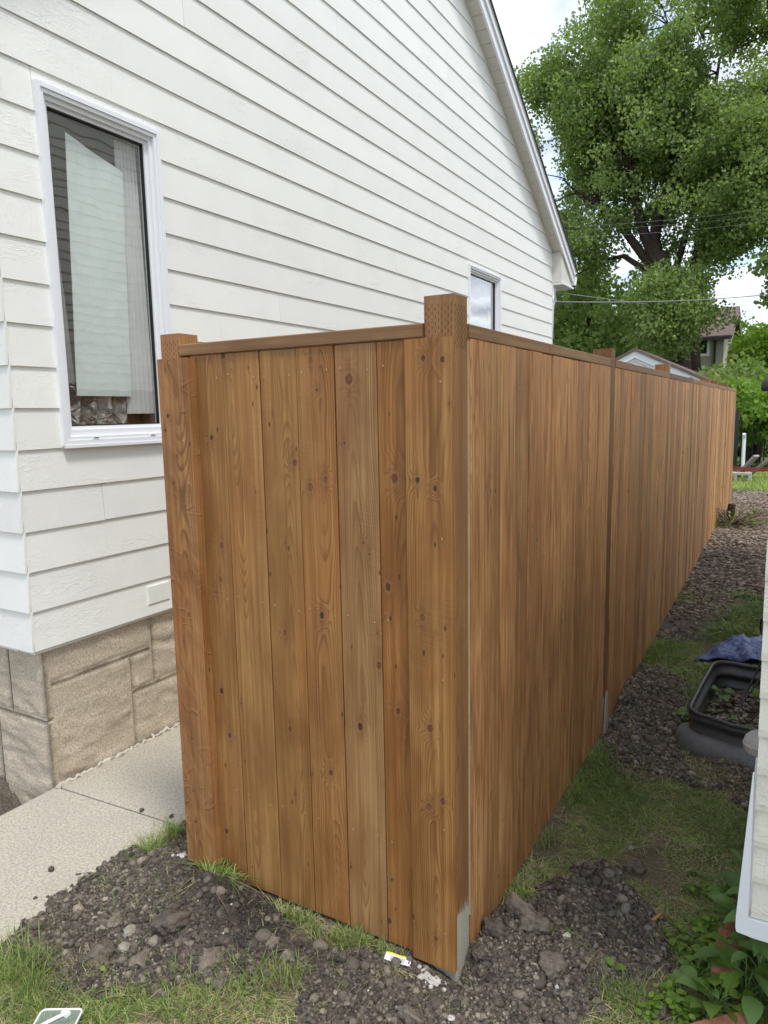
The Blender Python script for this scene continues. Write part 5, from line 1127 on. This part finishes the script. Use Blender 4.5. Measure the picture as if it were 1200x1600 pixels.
limbs=[([bt,T_(1060,560),T_(1048,500),T_(1038,440),T_(1032,395)],[.62,.5,.48,.42,.30]),
 ([T_(1038,440),T_(1022,375),T_(1030,330),T_(1035,305),T_(1050,282),T_(1078,250),T_(1085,225)],[.3,.28,.22,.2,.2,.19,.17]),
 ([T_(1085,232),T_(1108,190,.5),T_(1115,150,1),T_(1125,90,1)],[.17,.14,.1,.06]),
 ([T_(1040,450),T_(1005,360),T_(992,310),T_(990,265),T_(975,245),T_(958,215)],[.26,.24,.2,.18,.14,.1]),
 ([T_(990,268),T_(985,215),T_(972,180),T_(965,130)],[.14,.1,.08,.05]),
 ([T_(1038,445),T_(965,345),T_(925,312),T_(900,300)],[.22,.18,.15,.12]),
 ([T_(935,315),T_(920,280),T_(938,235),T_(950,212)],[.1,.09,.07,.05]),
 ([T_(1020,430),T_(975,400),T_(950,405)],[.16,.12,.09]),
 ([T_(1080,600,1),T_(1078,520,1),T_(1082,450,1),T_(1095,385,1),T_(1100,330,1)],[.5,.42,.38,.3,.22]),
 ([T_(1090,420,1),T_(1140,370,1),T_(1185,340,1)],[.16,.12,.08]),
 ([T_(1050,440,.5),T_(1062,400,.5),T_(1085,320,.5)],[.2,.16,.12]),
 ([T_(1100,60,1),T_(1085,25,1),T_(1060,30,1),T_(1045,40,1)],[.08,.07,.06,.04])]
def B(px,py,rx,rz,ry=3.,dy=0): q=T_(px,py,dy); return (q,(rx*.0235,ry,rz*.0235))
blobs=[B(900,200,85,120,2.5),B(850,130,45,50,1.6),B(870,330,70,90,2.2),B(960,110,85,95,2.6),B(1000,220,110,120,3.5),B(1120,120,130,130,3.5,1),B(1150,260,120,120,3.5),B(1060,330,110,90,3),B(930,440,75,75,2),B(1000,500,110,45,1.6),B(1100,450,75,65,2.,-.5),B(1200,380,80,90,2.6),B(1020,40,60,60,2.2),B(1180,20,140,90,3),B(1060,520,35,40,1.,-1.5),B(1200,200,120,150,3,1),B(1000,440,80,50,1.5,-2.),B(1060,470,60,50,1.5,-2.),B(940,380,60,60,1.6,-1)]
SEG=[(np.array(a),np.array(b)) for P,_r in limbs for a,b in zip(P[:-1],P[1:])]
hr=random.Random(5)
def hole(p):
    for a,b in SEG:
        d=b-a; t=min(1,max(0,((p[0]-a[0])*d[0]+(p[2]-a[2])*d[2])/(d[0]**2+d[2]**2+1e-9))); q=a+d*t
        if p[1]<q[1]+.2 and (p[0]-q[0])**2+(p[2]-q[2])**2<.52**2 and hr.random()<.58 and q[2]>6.2: return True
    # openings where the sky shows between the limbs
    for (cx,cy,rx,ry_) in ((1085,42,36,24),(1105,70,16,14),(860,205,13,9),(1000,285,8,10),(1032,290,10,12),(1048,355,8,12),(965,232,7,8),(1070,425,9,16),(1160,405,0,0),(1148,440,32,26),(1185,425,34,40),(1062,398,6,12),(1155,475,40,14),(1180,470,26,12)):
        q=at(cx,cy,1,tY+.0001)
        if rx and ((p[0]-q[0])/(rx*.0235))**2+((p[2]-q[2])/(ry_*.0235))**2<1.5: return True
    return False
tree('broadleaf_tree','large spreading green tree with dark limbs filling the upper right','%s'and bt,limbs,blobs,2300,110,.6,.118,M['tree_leaf'],3,hole,None,.41)
# hanging twig sprays at the right edge
tree('broadleaf_tree','sparse green branch end hanging in at the right edge above the stucco house',(at(1290,640,1,24)[0],24,0.),[([(at(1290,640,1,24)[0],24,0.),tuple(at(1285,440,1,24)),tuple(at(1260,300,1,24))],[.3,.25,.2]),([tuple(at(1285,440,1,24)),tuple(at(1225,450,1,24)),tuple(at(1190,468,1,24))],[.06,.04,.02])],[(tuple(at(1210,465,1,24)),(.8,.8,.4)),(tuple(at(1250,420,1,24)),(1.2,1,1.))],60,40,.4,.17,M['tree_leaf'],9,group='trees beyond the yard')
def simpletree(label,px,pyt,pyb,Y,rx,mat,seed,size=.2,ncl=260,npr=50,skip=.25,rad=.7):
    top=at(px,pyt,1,Y); bot=at(px,pyb,1,Y); b=(top[0],Y,0.); zc=(top[2]+bot[2])/2; rz=abs(top[2]-bot[2])/2
    lim=[([b,(b[0]+.1,Y,zc*.5),(b[0],Y,zc),(b[0]+.2,Y,zc+rz*.7)],[.25,.2,.14,.05]),([(b[0]+.05,Y,zc*.6),(b[0]-rx*.5,Y+.3,zc+rz*.3)],[.1,.04]),([(b[0]+.05,Y,zc*.7),(b[0]+rx*.5,Y-.3,zc+rz*.3)],[.1,.04])]
    bl=[((b[0],Y,zc),(rx,rx,rz)),((b[0]-rx*.4,Y-.3,zc+rz*.2),(rx*.6,rx*.6,rz*.7)),((b[0]+rx*.5,Y,zc-rz*.1),(rx*.6,rx*.6,rz*.7))]
    tree('broadleaf_tree',label,b,lim,bl,ncl,npr,rad,size,mat,seed,None,'trees beyond the yard',skip)
simpletree('bright yellow green tree between the stucco house and the right edge',1172,505,640,40,3.6,M['tree_leaf2'],21,.22,300,60)
simpletree('tall yellow green tree beyond the right edge of the stucco house, partly out of view',1235,490,640,36,2.6,M['tree_leaf2'],22,.2,200,60)
simpletree('bright leafy bush behind the iron fence at the right edge',1178,588,690,17.,.95,M['tree_leaf2'],23,.13,150,46,.2,.28)
simpletree('second bright bush partly cut by the right edge behind the lamp',1235,600,700,16.,1.1,M['tree_leaf2'],24,.13,150,46,.2,.28)
simpletree('dark green tree low behind the garage on the left of the trunk',920,400,640,30,3.,M['tree_leaf'],25,.2,220,50,.25,.6)
simpletree('dense green tree low behind the iron fence closing the yard',1190,560,760,22.,2.4,M['tree_leaf'],26,.18,260,60,.1,.5)
simpletree('green tree far behind the house roof left of the garage',860,420,640,36,4.,M['tree_leaf'],27,.22,240,50,.2,.7)
# ---------------------------------------------------------------- wires
def wire(label,p,q_,sag,r):
    p=Vector(p);q_=Vector(q_); pts=[p+(q_-p)*t-Vector((0,0,sag*4*t*(1-t))) for t in np.linspace(0,1,17)]
    o=MB().tube(pts,r,5).build('utility_wire',M['wire']); tag(o,label,'wire','utility wires')
brp=Vector((XH+.03,Y1+.08,3.02))
wire('thick service wire from the white house corner to the right edge',brp,at(1290,446,1,19.),.12,.009)
wire('thin wire rising just above the thick service wire at the house corner',brp+Vector((0,0,.12)),at(1010,475,1,12),.0,.006)
wire('lower of the thin wires crossing the big tree',at(850,372,1,17),at(1260,338,1,21),.1,.0028)
wire('upper of the thin wires crossing the big tree',at(840,356,1,17),at(1260,318,1,21),.1,.0028)
wire('middle thin wire crossing the big tree',at(840,362,1,17.5),at(1260,328,1,21.5),.1,.0022)
print('objects',len(bpy.data.objects))
